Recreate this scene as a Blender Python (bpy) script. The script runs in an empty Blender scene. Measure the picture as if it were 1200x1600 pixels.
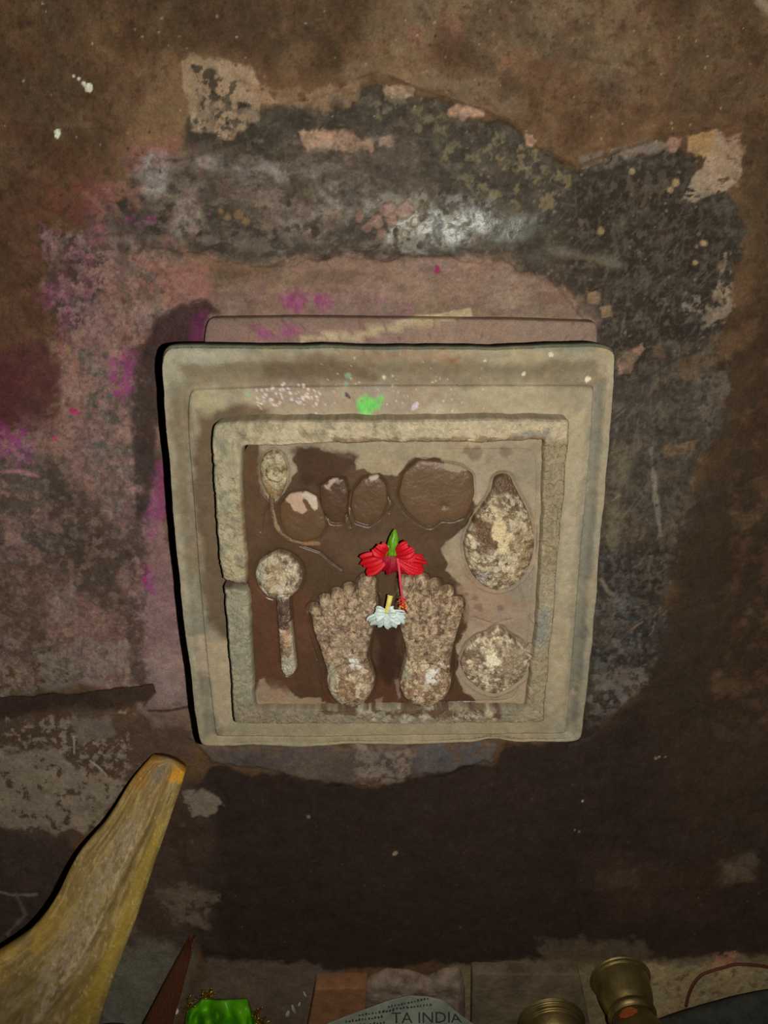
# Stone footprint altar slab on a hand-plastered shrine floor, lit by a phone flash.
import bpy, bmesh, math, random
import numpy as np
from mathutils import Vector

random.seed(7)
rng = np.random.RandomState(7)
SC = bpy.context.scene
COL = SC.collection

# ------------------------------------------------------------------ camera
TILT = math.radians(18.4)
H = 1.0
F = 1200.0
CAM = np.array([0.0, 0.0, H])
RIGHT = np.array([1.0, 0, 0])
UP = np.array([0, math.cos(TILT), -math.sin(TILT)])
FWD = np.array([0, -math.sin(TILT), -math.cos(TILT)])
LIGHT = np.array([0.066, -0.016, H])
ZF, ZLIP, ZFLAT, ZFRAME, ZBASIN = 0.0, 0.125, 0.121, 0.152, 0.140


def w(u, v, z=0.0):
    """point of the plane z that lies behind picture position u, v"""
    d = RIGHT * (u - 600) / F + UP * (800 - v) / F + FWD
    return CAM + d * ((z - H) / d[2])


def wxy(poly, z=0.0):
    return np.array([w(p[0], p[1], z)[:2] for p in poly])


def lin(c):
    c = np.asarray(c, float) / 255.0
    return np.where(c <= 0.04045, c / 12.92, ((c + 0.055) / 1.055) ** 2.4)


def irr(u, v, z=0.0):
    p = w(u, v, z)
    l = LIGHT - p
    d = np.linalg.norm(l)
    return (l[2] / d) * max(0.05, float(np.dot(-l / d, FWD))) / d ** 2 / 0.949


def alb(rgb, u, v, z=0.0):
    """one constant colour for a patch, measured where the patch stands"""
    return np.clip(lin(rgb) / irr(u, v, z), 0.002, 0.85)


# ------------------------------------------------------------------ noise
def _tab(seed):
    return np.random.RandomState(seed).rand(256, 256)


_TABS = {}


def vnoise(x, y, seed=0):
    if seed not in _TABS:
        _TABS[seed] = _tab(seed)
    t = _TABS[seed]
    xi = np.floor(x).astype(int)
    yi = np.floor(y).astype(int)
    fx = x - xi
    fy = y - yi
    fx = fx * fx * (3 - 2 * fx)
    fy = fy * fy * (3 - 2 * fy)
    a = t[xi & 255, yi & 255]
    b = t[(xi + 1) & 255, yi & 255]
    c = t[xi & 255, (yi + 1) & 255]
    d = t[(xi + 1) & 255, (yi + 1) & 255]
    return (a * (1 - fx) + b * fx) * (1 - fy) + (c * (1 - fx) + d * fx) * fy


def fbm(x, y, octv=4, seed=0, gain=0.5):
    s = 0
    amp = 1.0
    tot = 0
    ca, sa = math.cos(0.6), math.sin(0.6)
    for i in range(octv):
        s = s + amp * (vnoise(x, y, seed * 13 + i) * 2 - 1)
        tot += amp
        amp *= gain
        x, y = (ca * x - sa * y) * 2.03 + 17.3, (sa * x + ca * y) * 2.03 + 9.1
    return s / tot


def sstep(a, b, x):
    t = np.clip((x - a) / (b - a), 0, 1)
    return t * t * (3 - 2 * t)


def sdf(px, py, poly):
    """signed distance, positive inside"""
    poly = np.asarray(poly, float)
    n = len(poly)
    best = np.full(px.shape, 1e18)
    ins = np.zeros(px.shape, bool)
    for i in range(n):
        ax, ay = poly[i]
        bx, by = poly[(i + 1) % n]
        ex, ey = bx - ax, by - ay
        L = ex * ex + ey * ey + 1e-18
        t = np.clip(((px - ax) * ex + (py - ay) * ey) / L, 0, 1)
        dx, dy = px - ax - t * ex, py - ay - t * ey
        best = np.minimum(best, dx * dx + dy * dy)
        if ay != by:
            c = ((ay > py) != (by > py)) & (px < ex * (py - ay) / (by - ay) + ax)
            ins ^= c
    d = np.sqrt(best)
    return np.where(ins, d, -d)


def smooth_closed(pts, n=160, sig=2.0):
    """resample a closed polygon and round it"""
    pts = np.asarray(pts, float)
    q = np.vstack([pts, pts[:1]])
    seg = np.linalg.norm(np.diff(q, axis=0), axis=1)
    s = np.concatenate([[0], np.cumsum(seg)])
    t = np.linspace(0, s[-1], n, endpoint=False)
    r = np.stack([np.interp(t, s, q[:, 0]), np.interp(t, s, q[:, 1])], 1)
    return gauss_closed(r, sig)


def gauss_closed(r, sig):
    k = int(sig * 3) + 1
    ker = np.exp(-0.5 * (np.arange(-k, k + 1) / sig) ** 2)
    ker /= ker.sum()
    o = np.zeros_like(r)
    for i, kk in zip(range(-k, k + 1), ker):
        o += kk * np.roll(r, i, axis=0)
    return o


PXU = 1200.0  # paint units per metre


class Canvas:
    """colour, roughness and height of a surface, point by point, in the plane of the thing"""

    def __init__(s, X, Y, z=0.0):
        s.x = X.ravel() * PXU
        s.y = Y.ravel() * PXU
        s.z = z
        s.n = s.x.size
        s.col = np.zeros((s.n, 3))
        s.rough = np.full(s.n, 0.8)
        s.h = np.zeros(s.n)

    def fill(s, rgb, at):
        s.col[:] = alb(rgb, at[0], at[1], s.z)

    def mask(s, poly, soft=5, warp=0, ws=30, seed=1, brk=None, bs=12, bsoft=0.12, octv=5):
        P = wxy(poly, s.z) * PXU
        mar = soft + warp + 5
        lo = P.min(0) - mar
        hi = P.max(0) + mar
        idx = np.nonzero((s.x > lo[0]) & (s.x < hi[0]) & (s.y > lo[1]) & (s.y < hi[1]))[0]
        if idx.size == 0:
            return idx, np.zeros(0)
        x, y = s.x[idx], s.y[idx]
        d = sdf(x, y, P)
        if warp:
            d = d + warp * fbm(x / ws, y / ws, octv, seed) * 1.6
        m = sstep(-soft, soft, d)
        if brk is not None:
            bx, by = (bs, bs) if not isinstance(bs, tuple) else bs
            nz = fbm(x / bx, y / by, octv, seed + 50, 0.6)
            m = m * sstep(brk - bsoft, brk + bsoft, nz)
        return idx, m

    def paint(s, poly, rgb, soft=5, warp=0, ws=30, op=1.0, seed=1, brk=None, bs=12, bsoft=0.12, rough=None, dh=0.0, at=None, octv=5):
        idx, m = s.mask(poly, soft, warp, ws, seed, brk, bs, bsoft, octv)
        if idx.size == 0:
            return
        m = m * op
        if rgb is not None:
            if at is None:
                at = np.mean(np.asarray(poly, float), axis=0)
            c = alb(rgb, at[0], at[1], s.z)
            s.col[idx] = s.col[idx] * (1 - m[:, None]) + c * m[:, None]
        if rough is not None:
            s.rough[idx] = s.rough[idx] * (1 - m) + rough * m
        if dh:
            s.h[idx] += dh * m

    def stroke(s, line, width, rgb, soft=2, op=1.0, seed=1, warp=0, brk=None, bs=10, dh=0.0, rough=None):
        line = np.asarray(line, float)
        t = np.gradient(line, axis=0)
        t /= np.linalg.norm(t, axis=1)[:, None] + 1e-9
        nrm = np.stack([-t[:, 1], t[:, 0]], 1) * (np.asarray(width, float).reshape(-1, 1) if np.ndim(width) else width) / 2
        poly = np.vstack([line + nrm, (line - nrm)[::-1]])
        s.paint(poly, rgb, soft, warp, 20, op, seed, brk, bs, dh=dh, rough=rough, at=line.mean(0))

    def dots(s, pts, rgb, soft=1.0, dh=0.0, op=1.0):
        for (u, v, r) in pts:
            c = w(u, v, s.z)[:2] * PXU
            idx = np.nonzero((np.abs(s.x - c[0]) < r * 2 + 4) & (np.abs(s.y - c[1]) < r * 2 + 4))[0]
            if idx.size == 0:
                continue
            dx, dy = s.x[idx] - c[0], s.y[idx] - c[1]
            d = np.hypot(dx, dy) + r * 0.5 * fbm(s.x[idx] / (r * 1.2), s.y[idx] / (r * 1.2), 2, int(u) % 97)
            m = sstep(r + soft, r - soft, d) * op
            s.col[idx] = s.col[idx] * (1 - m[:, None]) + alb(rgb, u, v, s.z) * m[:, None]
            s.h[idx] += dh * m

    def grain(s, amp=0.2, sc=20, seed=3, octv=5, tint=0.0, gain=0.6):
        nz = fbm(s.x / sc, s.y / sc, octv, seed, gain)
        s.col *= (1 + amp * nz)[:, None]
        if tint:
            nt = fbm(s.x / (sc * 1.7), s.y / (sc * 1.7), 3, seed + 7)
            s.col[:, 0] *= 1 + tint * nt
            s.col[:, 2] *= 1 - tint * nt


# ------------------------------------------------------------------ object helpers
def link(o, parent=None):
    COL.objects.link(o)
    if parent is not None:
        o.parent = parent
        o.matrix_parent_inverse = parent.matrix_world.inverted()
    return o


def tag(o, label=None, cat=None, group=None, kind=None):
    if label: o["label"] = label
    if cat: o["category"] = cat
    if group: o["group"] = group
    if kind: o["kind"] = kind
    return o


def empty(name, loc):
    o = bpy.data.objects.new(name, None)
    o.location = loc
    o.empty_display_size = 0.02
    COL.objects.link(o)
    bpy.context.view_layer.update()
    return o


def mesh_np(name, V, Fq, mat, parent=None, col=None, rough=None, smooth=True, tris=None):
    """V (n,3), Fq (m,4) quads"""
    me = bpy.data.meshes.new(name)
    V = np.asarray(V, np.float32)
    Fq = np.asarray(Fq, np.int32).reshape(-1, 4)
    T = np.asarray(tris if tris is not None else [], np.int32).reshape(-1, 3)
    me.vertices.add(len(V))
    me.vertices.foreach_set("co", V.ravel())
    nl = Fq.size + T.size
    me.loops.add(nl)
    me.loops.foreach_set("vertex_index", np.concatenate([Fq.ravel(), T.ravel()]))
    me.polygons.add(len(Fq) + len(T))
    ls = np.concatenate([np.arange(len(Fq)) * 4, Fq.size + np.arange(len(T)) * 3]).astype(np.int32)
    me.polygons.foreach_set("loop_start", ls)
    me.update(calc_edges=True)
    me.validate()
    if smooth:
        me.polygons.foreach_set("use_smooth", np.ones(len(me.polygons), bool))
    if col is not None:
        a = me.attributes.new("Tone", "FLOAT_COLOR", "POINT")
        c4 = np.ones((len(V), 4), np.float32)
        c4[:, :3] = col
        a.data.foreach_set("color", c4.ravel())
        r = me.attributes.new("Gloss", "FLOAT", "POINT")
        r.data.foreach_set("value", (np.full(len(V), 0.8) if rough is None else rough).astype(np.float32))
    me.materials.append(mat)
    o = bpy.data.objects.new(name, me)
    return link(o, parent)


def grid_faces(nr, nc, closed=False):
    r = np.arange(nr - 1)[:, None]
    c = np.arange(nc if closed else nc - 1)[None, :]
    c2 = (c + 1) % nc
    a = r * nc + c
    b = r * nc + c2
    d = (r + 1) * nc + c
    e = (r + 1) * nc + c2
    return np.stack([a, b, e, d], -1).reshape(-1, 4)


# ------------------------------------------------------------------ materials
def nodes(name):
    m = bpy.data.materials.new(name)
    m.use_nodes = True
    nt = m.node_tree
    b = nt.nodes["Principled BSDF"]
    return m, nt, b


def N(nt, t, **kw):
    n = nt.nodes.new(t)
    for k, v in kw.items():
        setattr(n, k, v)
    return n


def toned(name, fine=600, amp=0.35, bump=0.0012, bscale=350, spec=0.4, coat=0.0, bump2=None):
    """surface whose own colours come from the Tone attribute, with fine grain"""
    m, nt, b = nodes(name)
    L = nt.links.new
    at = N(nt, "ShaderNodeAttribute", attribute_name="Tone")
    gl = N(nt, "ShaderNodeAttribute", attribute_name="Gloss")
    tc = N(nt, "ShaderNodeTexCoord")
    n1 = N(nt, "ShaderNodeTexNoise")
    n1.inputs["Scale"].default_value = fine
    n1.inputs["Detail"].default_value = 6
    n1.inputs["Roughness"].default_value = 0.7
    L(tc.outputs["Object"], n1.inputs["Vector"])
    mr = N(nt, "ShaderNodeMapRange")
    mr.inputs["From Min"].default_value = 0.25
    mr.inputs["From Max"].default_value = 0.75
    mr.inputs["To Min"].default_value = 1 - amp
    mr.inputs["To Max"].default_value = 1 + amp
    L(n1.outputs["Fac"], mr.inputs["Value"])
    mx = N(nt, "ShaderNodeVectorMath", operation="SCALE")
    L(at.outputs["Color"], mx.inputs[0])
    L(mr.outputs["Result"], mx.inputs["Scale"])
    L(mx.outputs["Vector"], b.inputs["Base Color"])
    L(gl.outputs["Fac"], b.inputs["Roughness"])
    b.inputs["Specular IOR Level"].default_value = spec
    b.inputs["Coat Weight"].default_value = coat
    b.inputs["Coat Roughness"].default_value = 0.12
    n2 = N(nt, "ShaderNodeTexNoise")
    n2.inputs["Scale"].default_value = bscale
    n2.inputs["Detail"].default_value = 5
    n2.inputs["Roughness"].default_value = 0.65
    L(tc.outputs["Object"], n2.inputs["Vector"])
    bp = N(nt, "ShaderNodeBump")
    st = N(nt, "ShaderNodeMapRange")
    st.inputs["From Min"].default_value = 0.2
    st.inputs["From Max"].default_value = 0.7
    st.inputs["To Min"].default_value = 0.16
    st.inputs["To Max"].default_value = 1.0
    L(gl.outputs["Fac"], st.inputs["Value"])
    L(st.outputs["Result"], bp.inputs["Strength"])
    bp.inputs["Distance"].default_value = bump
    L(n2.outputs["Fac"], bp.inputs["Height"])
    L(bp.outputs["Normal"], b.inputs["Normal"])
    return m


def simple(name, rgb, rough=0.6, metal=0.0, nscale=200, namp=0.2, bump=0.0, bscale=200, spec=0.5, sheen=0.0, rgb2=None, stretch=None, sss=0.0, linear=False):
    m, nt, b = nodes(name)
    L = nt.links.new
    tc = N(nt, "ShaderNodeTexCoord")
    src = tc.outputs["Object"]
    if stretch:
        mp = N(nt, "ShaderNodeMapping")
        mp.inputs["Scale"].default_value = stretch
        L(src, mp.inputs["Vector"])
        src = mp.outputs["Vector"]
    n1 = N(nt, "ShaderNodeTexNoise")
    n1.inputs["Scale"].default_value = nscale
    n1.inputs["Detail"].default_value = 6
    n1.inputs["Roughness"].default_value = 0.65
    L(src, n1.inputs["Vector"])
    c = np.asarray(rgb, float) if linear else lin(rgb)
    c2 = (np.asarray(rgb2, float) if linear else lin(rgb2)) if rgb2 is not None else c * (1 - namp)
    cr = N(nt, "ShaderNodeValToRGB")
    cr.color_ramp.elements[0].position = 0.32
    cr.color_ramp.elements[1].position = 0.68
    cr.color_ramp.elements[0].color = (*c2, 1)
    cr.color_ramp.elements[1].color = (*np.clip(c * (1 + (namp if rgb2 is None else 0)), 0, 1), 1)
    L(n1.outputs["Fac"], cr.inputs["Fac"])
    L(cr.outputs["Color"], b.inputs["Base Color"])
    b.inputs["Roughness"].default_value = rough
    b.inputs["Metallic"].default_value = metal
    b.inputs["Specular IOR Level"].default_value = spec
    if sheen:
        b.inputs["Sheen Weight"].default_value = sheen
    if sss:
        b.inputs["Subsurface Weight"].default_value = sss
        b.inputs["Subsurface Radius"].default_value = (0.002, 0.001, 0.001)
        b.inputs["Subsurface Scale"].default_value = 0.5
    if bump:
        n2 = N(nt, "ShaderNodeTexNoise")
        n2.inputs["Scale"].default_value = bscale
        n2.inputs["Detail"].default_value = 4
        L(src, n2.inputs["Vector"])
        bp = N(nt, "ShaderNodeBump")
        bp.inputs["Distance"].default_value = bump
        L(n2.outputs["Fac"], bp.inputs["Height"])
        L(bp.outputs["Normal"], b.inputs["Normal"])
    return m


M_FLOOR = toned("hand_plastered_floor", fine=420, amp=0.32, bump=0.0012, bscale=330, spec=0.16)
M_STONE = toned("weathered_sandstone", fine=700, amp=0.26, bump=0.0010, bscale=520, spec=0.15)
M_WET = toned("wet_basin_stone", fine=420, amp=0.2, bump=0.0011, bscale=220, spec=0.22, coat=0.0)
M_CRUST = toned("crusted_relief_stone", fine=620, amp=0.4, bump=0.0017, bscale=480, spec=0.35)

# ------------------------------------------------------------------ FLOOR
def axis_steps(spans):
    out = [spans[0][0]]
    for a, b, st in spans:
        n = max(1, int(round((b - a) / st)))
        out += list(np.linspace(a, b, n + 1)[1:])
    return np.array(out)


fx = axis_steps([(-1.5, -0.72, 0.02), (-0.72, 0.72, 0.00155), (0.72, 1.5, 0.02)])
fy = axis_steps([(-1.9, -1.42, 0.012), (-1.42, -0.75, 0.0022), (-0.75, 0.34, 0.00145), (0.34, 1.0, 0.012)])
FX, FY = np.meshgrid(fx, fy)
fc = Canvas(FX, FY, 0.0)
fc.fill((86, 64, 43), (250, 60))
fc.rough[:] = 0.75


def floor_paint(c):
    P = c.paint
    # --- outer brown mud plaster, different days and mixes of it
    P([(180, -40), (560, -40), (600, 110), (430, 110), (230, 60)], (72, 55, 37), 40, 40, 120, seed=2)
    P([(-40, -40), (140, -40), (160, 120), (60, 180), (-40, 140)], (74, 56, 38), 50, 40, 120, seed=3)
    P([(600, -40), (1010, -40), (1000, 80), (900, 150), (840, 90), (700, 60), (590, 120)], (116, 97, 72), 30, 45, 90, 0.85, seed=4)
    P([(560, 90), (700, 110), (800, 160), (790, 190), (640, 145), (550, 120)], (120, 98, 74), 14, 18, 50, 0.8, seed=5)
    P([(930, 100), (980, 90), (985, 150), (940, 170)], (112, 94, 72), 14, 12, 40, 0.7, seed=6)
    P([(640, 20), (760, 30), (770, 70), (700, 110), (660, 60)], (126, 84, 66), 12, 30, 40, 0.5, seed=41, brk=0.05, bs=20)
    P([(780, 90), (820, 85), (825, 115), (785, 120)], (140, 88, 62), 10, 14, 30, 0.6, seed=42, brk=-0.1, bs=14)
    P([(1020, -40), (1240, -40), (1240, 180), (1100, 190), (1000, 130)], (84, 66, 46), 30, 30, 80, 0.8, seed=7)
    P([(1165, -30), (1230, -30), (1230, 40), (1185, 25)], (150, 130, 104), 8, 14, 30, 0.7, seed=43)
    P([(1140, 190), (1240, 180), (1240, 560), (1150, 540), (1165, 380)], (80, 62, 41), 20, 20, 60, seed=8)
    P([(1110, 520), (1240, 470), (1240, 800), (1090, 780)], (62, 47, 31), 26, 30, 80, seed=9)
    P([(1060, 760), (1240, 760), (1240, 1180), (930, 1180), (1010, 1020)], (48, 37, 26), 30, 30, 80, seed=10)
    P([(-40, 180), (120, 200), (120, 560), (-40, 560)], (84, 57, 42), 40, 40, 90, 0.9, seed=11)
    P([(180, 90), (300, 75), (400, 110), (330, 250), (180, 270), (150, 180)], (116, 90, 63), 30, 25, 80, 0.75, seed=12)
    P([(-40, 540), (70, 530), (95, 600), (60, 680), (-40, 690)], (74, 42, 38), 20, 24, 50, 0.9, seed=13)
    # --- dark, old black layer around the altar
    blk = [(318, 140), (400, 170), (450, 178), (560, 142), (640, 140), (700, 168), (760, 190), (815, 212), (860, 238), (900, 268), (960, 245),
           (1050, 235), (1090, 250), (1075, 300), (1130, 300), (1168, 360), (1148, 420), (1140, 470), (1128, 540), (1110, 570), (1132, 590),
           (1128, 650), (1105, 700), (1070, 780), (1045, 880), (1035, 960), (1030, 1040), (1000, 1070), (960, 1110), (925, 1150), (890, 1160),
           (880, 900), (900, 560), (925, 500), (885, 460), (860, 430), (760, 410), (690, 402), (560, 400), (430, 420), (300, 400),
           (180, 380), (145, 340), (210, 300), (205, 250), (300, 240), (300, 190)]
    P(blk, (68, 60, 48), 2.5, 10, 34, seed=14, rough=0.62, dh=-0.0035, at=(750, 330))
    P([(880, 270), (1080, 240), (1150, 340), (1120, 560), (960, 540), (880, 420)], (48, 40, 31), 30, 30, 80, 0.9, seed=15)
    P([(960, 600), (1110, 560), (1120, 640), (1050, 840), (960, 800)], (72, 64, 55), 24, 24, 60, 0.6, seed=16)
    P([(930, 860), (1040, 850), (1030, 1040), (930, 1050)], (46, 40, 36), 18, 18, 50, 0.9, seed=17)
    P([(300, 185), (450, 170), (450, 250), (300, 245)], (58, 50, 38), 8, 12, 40, 0.9, seed=18)
    P([(440, 240), (640, 200), (680, 330), (560, 330), (440, 300)], (92, 79, 64), 26, 20, 60, 0.85, seed=19)
    P([(200, 250), (300, 240), (440, 260), (440, 330), (300, 310), (210, 310)], (92, 80, 68), 14, 16, 50, 0.8, seed=20)
    P([(215, 245), (262, 240), (262, 300), (232, 310), (215, 280)], (148, 138, 130), 12, 14, 30, 0.85, seed=21, brk=-0.35, bs=30)
    P([(310, 250), (360, 258), (440, 252), (450, 285), (420, 270), (330, 268)], (150, 142, 134), 8, 12, 26, 0.7, seed=22, brk=-0.15, bs=18)
    P([(255, 300), (310, 295), (320, 370), (270, 380)], (146, 134, 124), 12, 16, 30, 0.8, seed=23, brk=-0.15, bs=24)
    P([(300, 345), (390, 350), (370, 400), (310, 400)], (64, 54, 48), 14, 14, 36, 0.75, seed=24)
    P([(400, 300), (560, 320), (560, 360), (420, 370)], (132, 112, 98), 12, 18, 34, 0.8, seed=25, brk=-0.2, bs=20)
    P([(480, 280), (545, 275), (545, 330), (500, 335)], (128, 126, 116), 10, 14, 26, 0.6, seed=26, brk=-0.1, bs=12)
    P([(560, 310), (700, 305), (760, 330), (730, 385), (600, 385)], (104, 96, 78), 10, 22, 26, 0.9, seed=27, brk=-0.1, bs=9, rough=0.3)
    P([(660, 330), (760, 325), (830, 345), (800, 375), (670, 375)], (92, 93, 82), 16, 14, 26, 0.9, seed=28, rough=0.2)
    # --- pink wash near the altar
    pink = [(345, 440), (420, 420), (560, 398), (690, 402), (760, 410), (850, 432), (892, 462), (932, 502), (934, 560), (230, 560),
            (200, 480), (250, 410)]
    P(pink, (136, 108, 94), 4, 10, 30, seed=29, rough=0.8, dh=0.002, at=(600, 460))
    P([(620, 420), (800, 425), (930, 510), (930, 545), (620, 540)], (135, 113, 92), 24, 20, 60, 0.85, seed=30)
    P([(130, 340), (230, 370), (330, 400), (340, 480), (250, 480), (160, 420)], (140, 98, 86), 10, 14, 40, 0.9, seed=31)
    P([(160, 400), (250, 410), (262, 470), (230, 520), (175, 490)], (92, 82, 72), 6, 12, 26, 0.85, seed=32, brk=-0.25, bs=16)
    P([(135, 380), (230, 370), (330, 405), (560, 405), (430, 425), (300, 415)], (128, 104, 84), 8, 10, 40, 0.6, seed=33)
    P([(150, 320), (230, 330), (245, 385), (190, 400), (140, 370)], (84, 72, 66), 10, 16, 30, 0.8, seed=34)
    # left strip, many washes
    P([(80, 360), (170, 400), (250, 480), (262, 560), (240, 700), (260, 900), (290, 1060), (150, 1080), (60, 1000), (-40, 1080), (-40, 700), (90, 640), (85, 480)],
      (122, 92, 84), 8, 18, 40, 0.95, seed=35, at=(140, 700))
    P([(65, 360), (130, 365), (150, 470), (110, 520), (80, 470)], (122, 92, 92), 5, 14, 20, 0.9, seed=36)
    P([(60, 355), (170, 380), (165, 440), (120, 520), (75, 480)], (62, 48, 46), 5, 12, 18, 0.9, seed=37, brk=0.02, bs=7, bsoft=0.1)
    P([(120, 540), (200, 560), (250, 700), (240, 800), (150, 720)], (74, 78, 66), 8, 14, 26, 0.85, seed=38, brk=0.12, bs=13)
    P([(140, 690), (235, 690), (240, 770), (180, 830), (140, 770)], (92, 82, 74), 8, 14, 26, 0.8, seed=39, brk=-0.05, bs=12)
    P([(-40, 690), (100, 720), (160, 860), (110, 900), (-40, 880)], (72, 62, 54), 12, 18, 40, 0.9, seed=40, brk=-0.15, bs=26)
    P([(70, 730), (150, 790), (200, 860), (190, 960), (110, 920), (90, 820)], (62, 50, 39), 20, 22, 40, 0.85, seed=44)
    P([(-40, 880), (60, 880), (100, 930), (60, 1000), (-40, 990)], (74, 58, 46), 14, 18, 40, 0.8, seed=45)
    P([(70, 910), (120, 920), (120, 970), (75, 975)], (112, 94, 84), 6, 12, 24, 0.9, seed=46)
    P([(-40, 1000), (130, 1000), (220, 1010), (210, 1070), (-40, 1090)], (100, 88, 76), 8, 14, 30, 0.9, seed=47, brk=-0.2, bs=11)
    P([(-30, 960), (60, 950), (110, 1000), (40, 1030), (-30, 1020)], (70, 52, 42), 10, 16, 24, 0.7, seed=48, brk=0.0, bs=16)
    P([(200, 1000), (295, 980), (300, 1110), (235, 1115), (225, 1060)], (112, 94, 88), 8, 10, 30, 0.9, seed=49)
    P([(215, 900), (285, 860), (295, 1000), (225, 1020)], (116, 90, 90), 10, 12, 30, 0.8, seed=50)
    # wet brown run down the left flank and the top-left corner
    P([(272, 480), (322, 470), (340, 490), (318, 498), (318, 540), (268, 545), (210, 560), (235, 510)], (66, 42, 38), 5, 7, 22, 0.95, seed=51, rough=0.5)
    P([(205, 545), (250, 540), (245, 650), (240, 760), (215, 820), (205, 640)], (62, 47, 40), 6, 9, 26, 0.92, seed=52, brk=-0.5, bs=20, rough=0.5)
    P([(200, 820), (232, 800), (225, 900), (222, 1010), (230, 1060), (200, 1070)], (66, 52, 44), 8, 10, 24, 0.8, seed=53, brk=-0.25, bs=18)
    # magenta powder
    mag = (134, 56, 104)
    P([(300, 495), (320, 490), (318, 535), (295, 535)], (86, 34, 60), 6, 6, 18, 0.85, seed=54)
    P([(165, 560), (210, 545), (205, 610), (180, 640)], mag, 10, 14, 20, 0.65, seed=55, brk=-0.1, bs=12)
    P([(245, 730), (266, 720), (270, 790), (235, 840), (225, 800)], mag, 10, 10, 20, 0.6, seed=56)
    P([(225, 880), (245, 890), (240, 930), (225, 925)], mag, 7, 6, 14, 0.65, seed=57)
    P([(-20, 640), (40, 660), (50, 720), (-20, 720)], (122, 46, 96), 10, 16, 22, 0.75, seed=58, brk=-0.1, bs=14)
    P([(-20, 560), (60, 560), (70, 620), (-20, 640)], (92, 36, 56), 14, 18, 30, 0.5, seed=59)
    P([(70, 470), (120, 380), (160, 350), (130, 480), (100, 560)], (126, 64, 90), 12, 14, 30, 0.5, seed=60, brk=0.0, bs=14)
    P([(440, 460), (520, 455), (520, 480), (450, 482)], (136, 74, 108), 7, 10, 16, 0.6, seed=61, brk=-0.05, bs=10)
    P([(400, 515), (470, 512), (470, 528), (405, 530)], (136, 74, 108), 6, 8, 14, 0.5, seed=62, brk=0.0, bs=10)
    P([(560, 455), (640, 460), (640, 500), (560, 490)], (140, 84, 116), 8, 12, 22, 0.4, seed=63, brk=0.1, bs=10)
    P([(180, 335), (240, 335), (240, 352), (185, 350)], mag, 5, 6, 12, 0.7, seed=64, brk=0.0, bs=10)
    P([(190, 230), (290, 215), (270, 260), (200, 270)], (128, 84, 74), 10, 14, 30, 0.6, seed=65, brk=-0.2, bs=16)
    P([(130, 300), (220, 270), (230, 330), (160, 345)], (128, 90, 78), 10, 16, 28, 0.7, seed=66, brk=-0.1, bs=14)
    P([(90, 300), (140, 260), (180, 300), (130, 350), (90, 350)], (96, 52, 48), 14, 16, 28, 0.6, seed=67, brk=-0.1, bs=16)
    # bare pale plaster at chipped edges
    P([(468, 208), (545, 205), (582, 222), (582, 236), (480, 238)], (158, 128, 104), 2, 5, 16, seed=68, dh=0.002)
    P([(590, 215), (612, 212), (610, 228), (592, 230)], (150, 120, 100), 2, 4, 12, seed=69)
    P([(290, 100), (380, 100), (420, 150), (440, 165), (412, 165), (408, 185), (355, 215), (300, 205), (295, 150)], (146, 122, 96), 3, 8, 20, 0.9, seed=70)
    P([(300, 100), (380, 130), (410, 170), (350, 215), (298, 205), (320, 150)], (58, 50, 40), 3, 8, 16, 0.9, seed=71, brk=0.02, bs=9, bsoft=0.08)
    P([(370, 120), (430, 155), (560, 135), (560, 165), (470, 178), (415, 168)], (130, 104, 78), 4, 7, 20, 0.8, seed=72, brk=-0.25, bs=14)
    P([(600, 138), (648, 140), (645, 155), (605, 158)], (166, 136, 108), 2, 4, 12, seed=73, dh=0.002)
    P([(700, 172), (725, 166), (755, 175), (752, 186), (718, 190), (700, 182)], (172, 138, 112), 2, 3, 10, seed=74, dh=0.002)
    P([(818, 212), (834, 222), (830, 232), (820, 228)], (164, 126, 104), 1.5, 2, 8, seed=75)
    P([(900, 250), (955, 235), (975, 230), (960, 258), (905, 265)], (112, 98, 86), 3, 6, 14, 0.85, seed=76, brk=-0.2, bs=7)
    P([(970, 235), (1040, 220), (1045, 235), (975, 247)], (118, 104, 90), 3, 5, 12, 0.9, seed=77, brk=-0.25, bs=6)
    P([(1040, 215), (1060, 218), (1055, 240), (1038, 236)], (142, 108, 90), 2, 3, 10, seed=78)
    P([(1070, 215), (1115, 205), (1118, 235), (1095, 250), (1072, 240)], (146, 116, 78), 2, 5, 14, seed=79)
    P([(1115, 205), (1158, 225), (1150, 290), (1110, 310), (1055, 318), (1095, 260)], (150, 128, 104), 3, 8, 16, 0.95, seed=80, brk=-0.3, bs=(22, 7), bsoft=0.1)
    P([(1130, 390), (1150, 400), (1145, 470), (1125, 500), (1108, 515), (1120, 450)], (136, 116, 94), 3, 8, 14, 0.9, seed=81, brk=-0.1, bs=(9, 14), bsoft=0.1)
    P([(1065, 470), (1095, 465), (1098, 490), (1065, 498)], (126, 118, 104), 3, 8, 12, 0.8, seed=82, brk=-0.05, bs=8)
    P([(1105, 480), (1145, 480), (1120, 530), (1095, 525)], (124, 108, 92), 3, 8, 12, 0.8, seed=83, brk=0.0, bs=8)
    P([(965, 560), (1005, 535), (1012, 545), (985, 582), (968, 585)], (140, 112, 92), 2, 4, 12, seed=84, dh=0.002)
    P([(1020, 540), (1038, 540), (1040, 558), (1022, 560)], (110, 82, 66), 2, 3, 10, 0.8, seed=85)
    P([(918, 455), (942, 458), (935, 475), (920, 472)], (136, 108, 80), 1.5, 3, 10, seed=86)
    P([(938, 480), (958, 478), (958, 496), (940, 496)], (134, 108, 80), 1.5, 3, 8, seed=87)
    P([(1035, 700), (1090, 690), (1085, 705), (1040, 715)], (120, 92, 64), 3, 4, 12, 0.9, seed=88)
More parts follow.
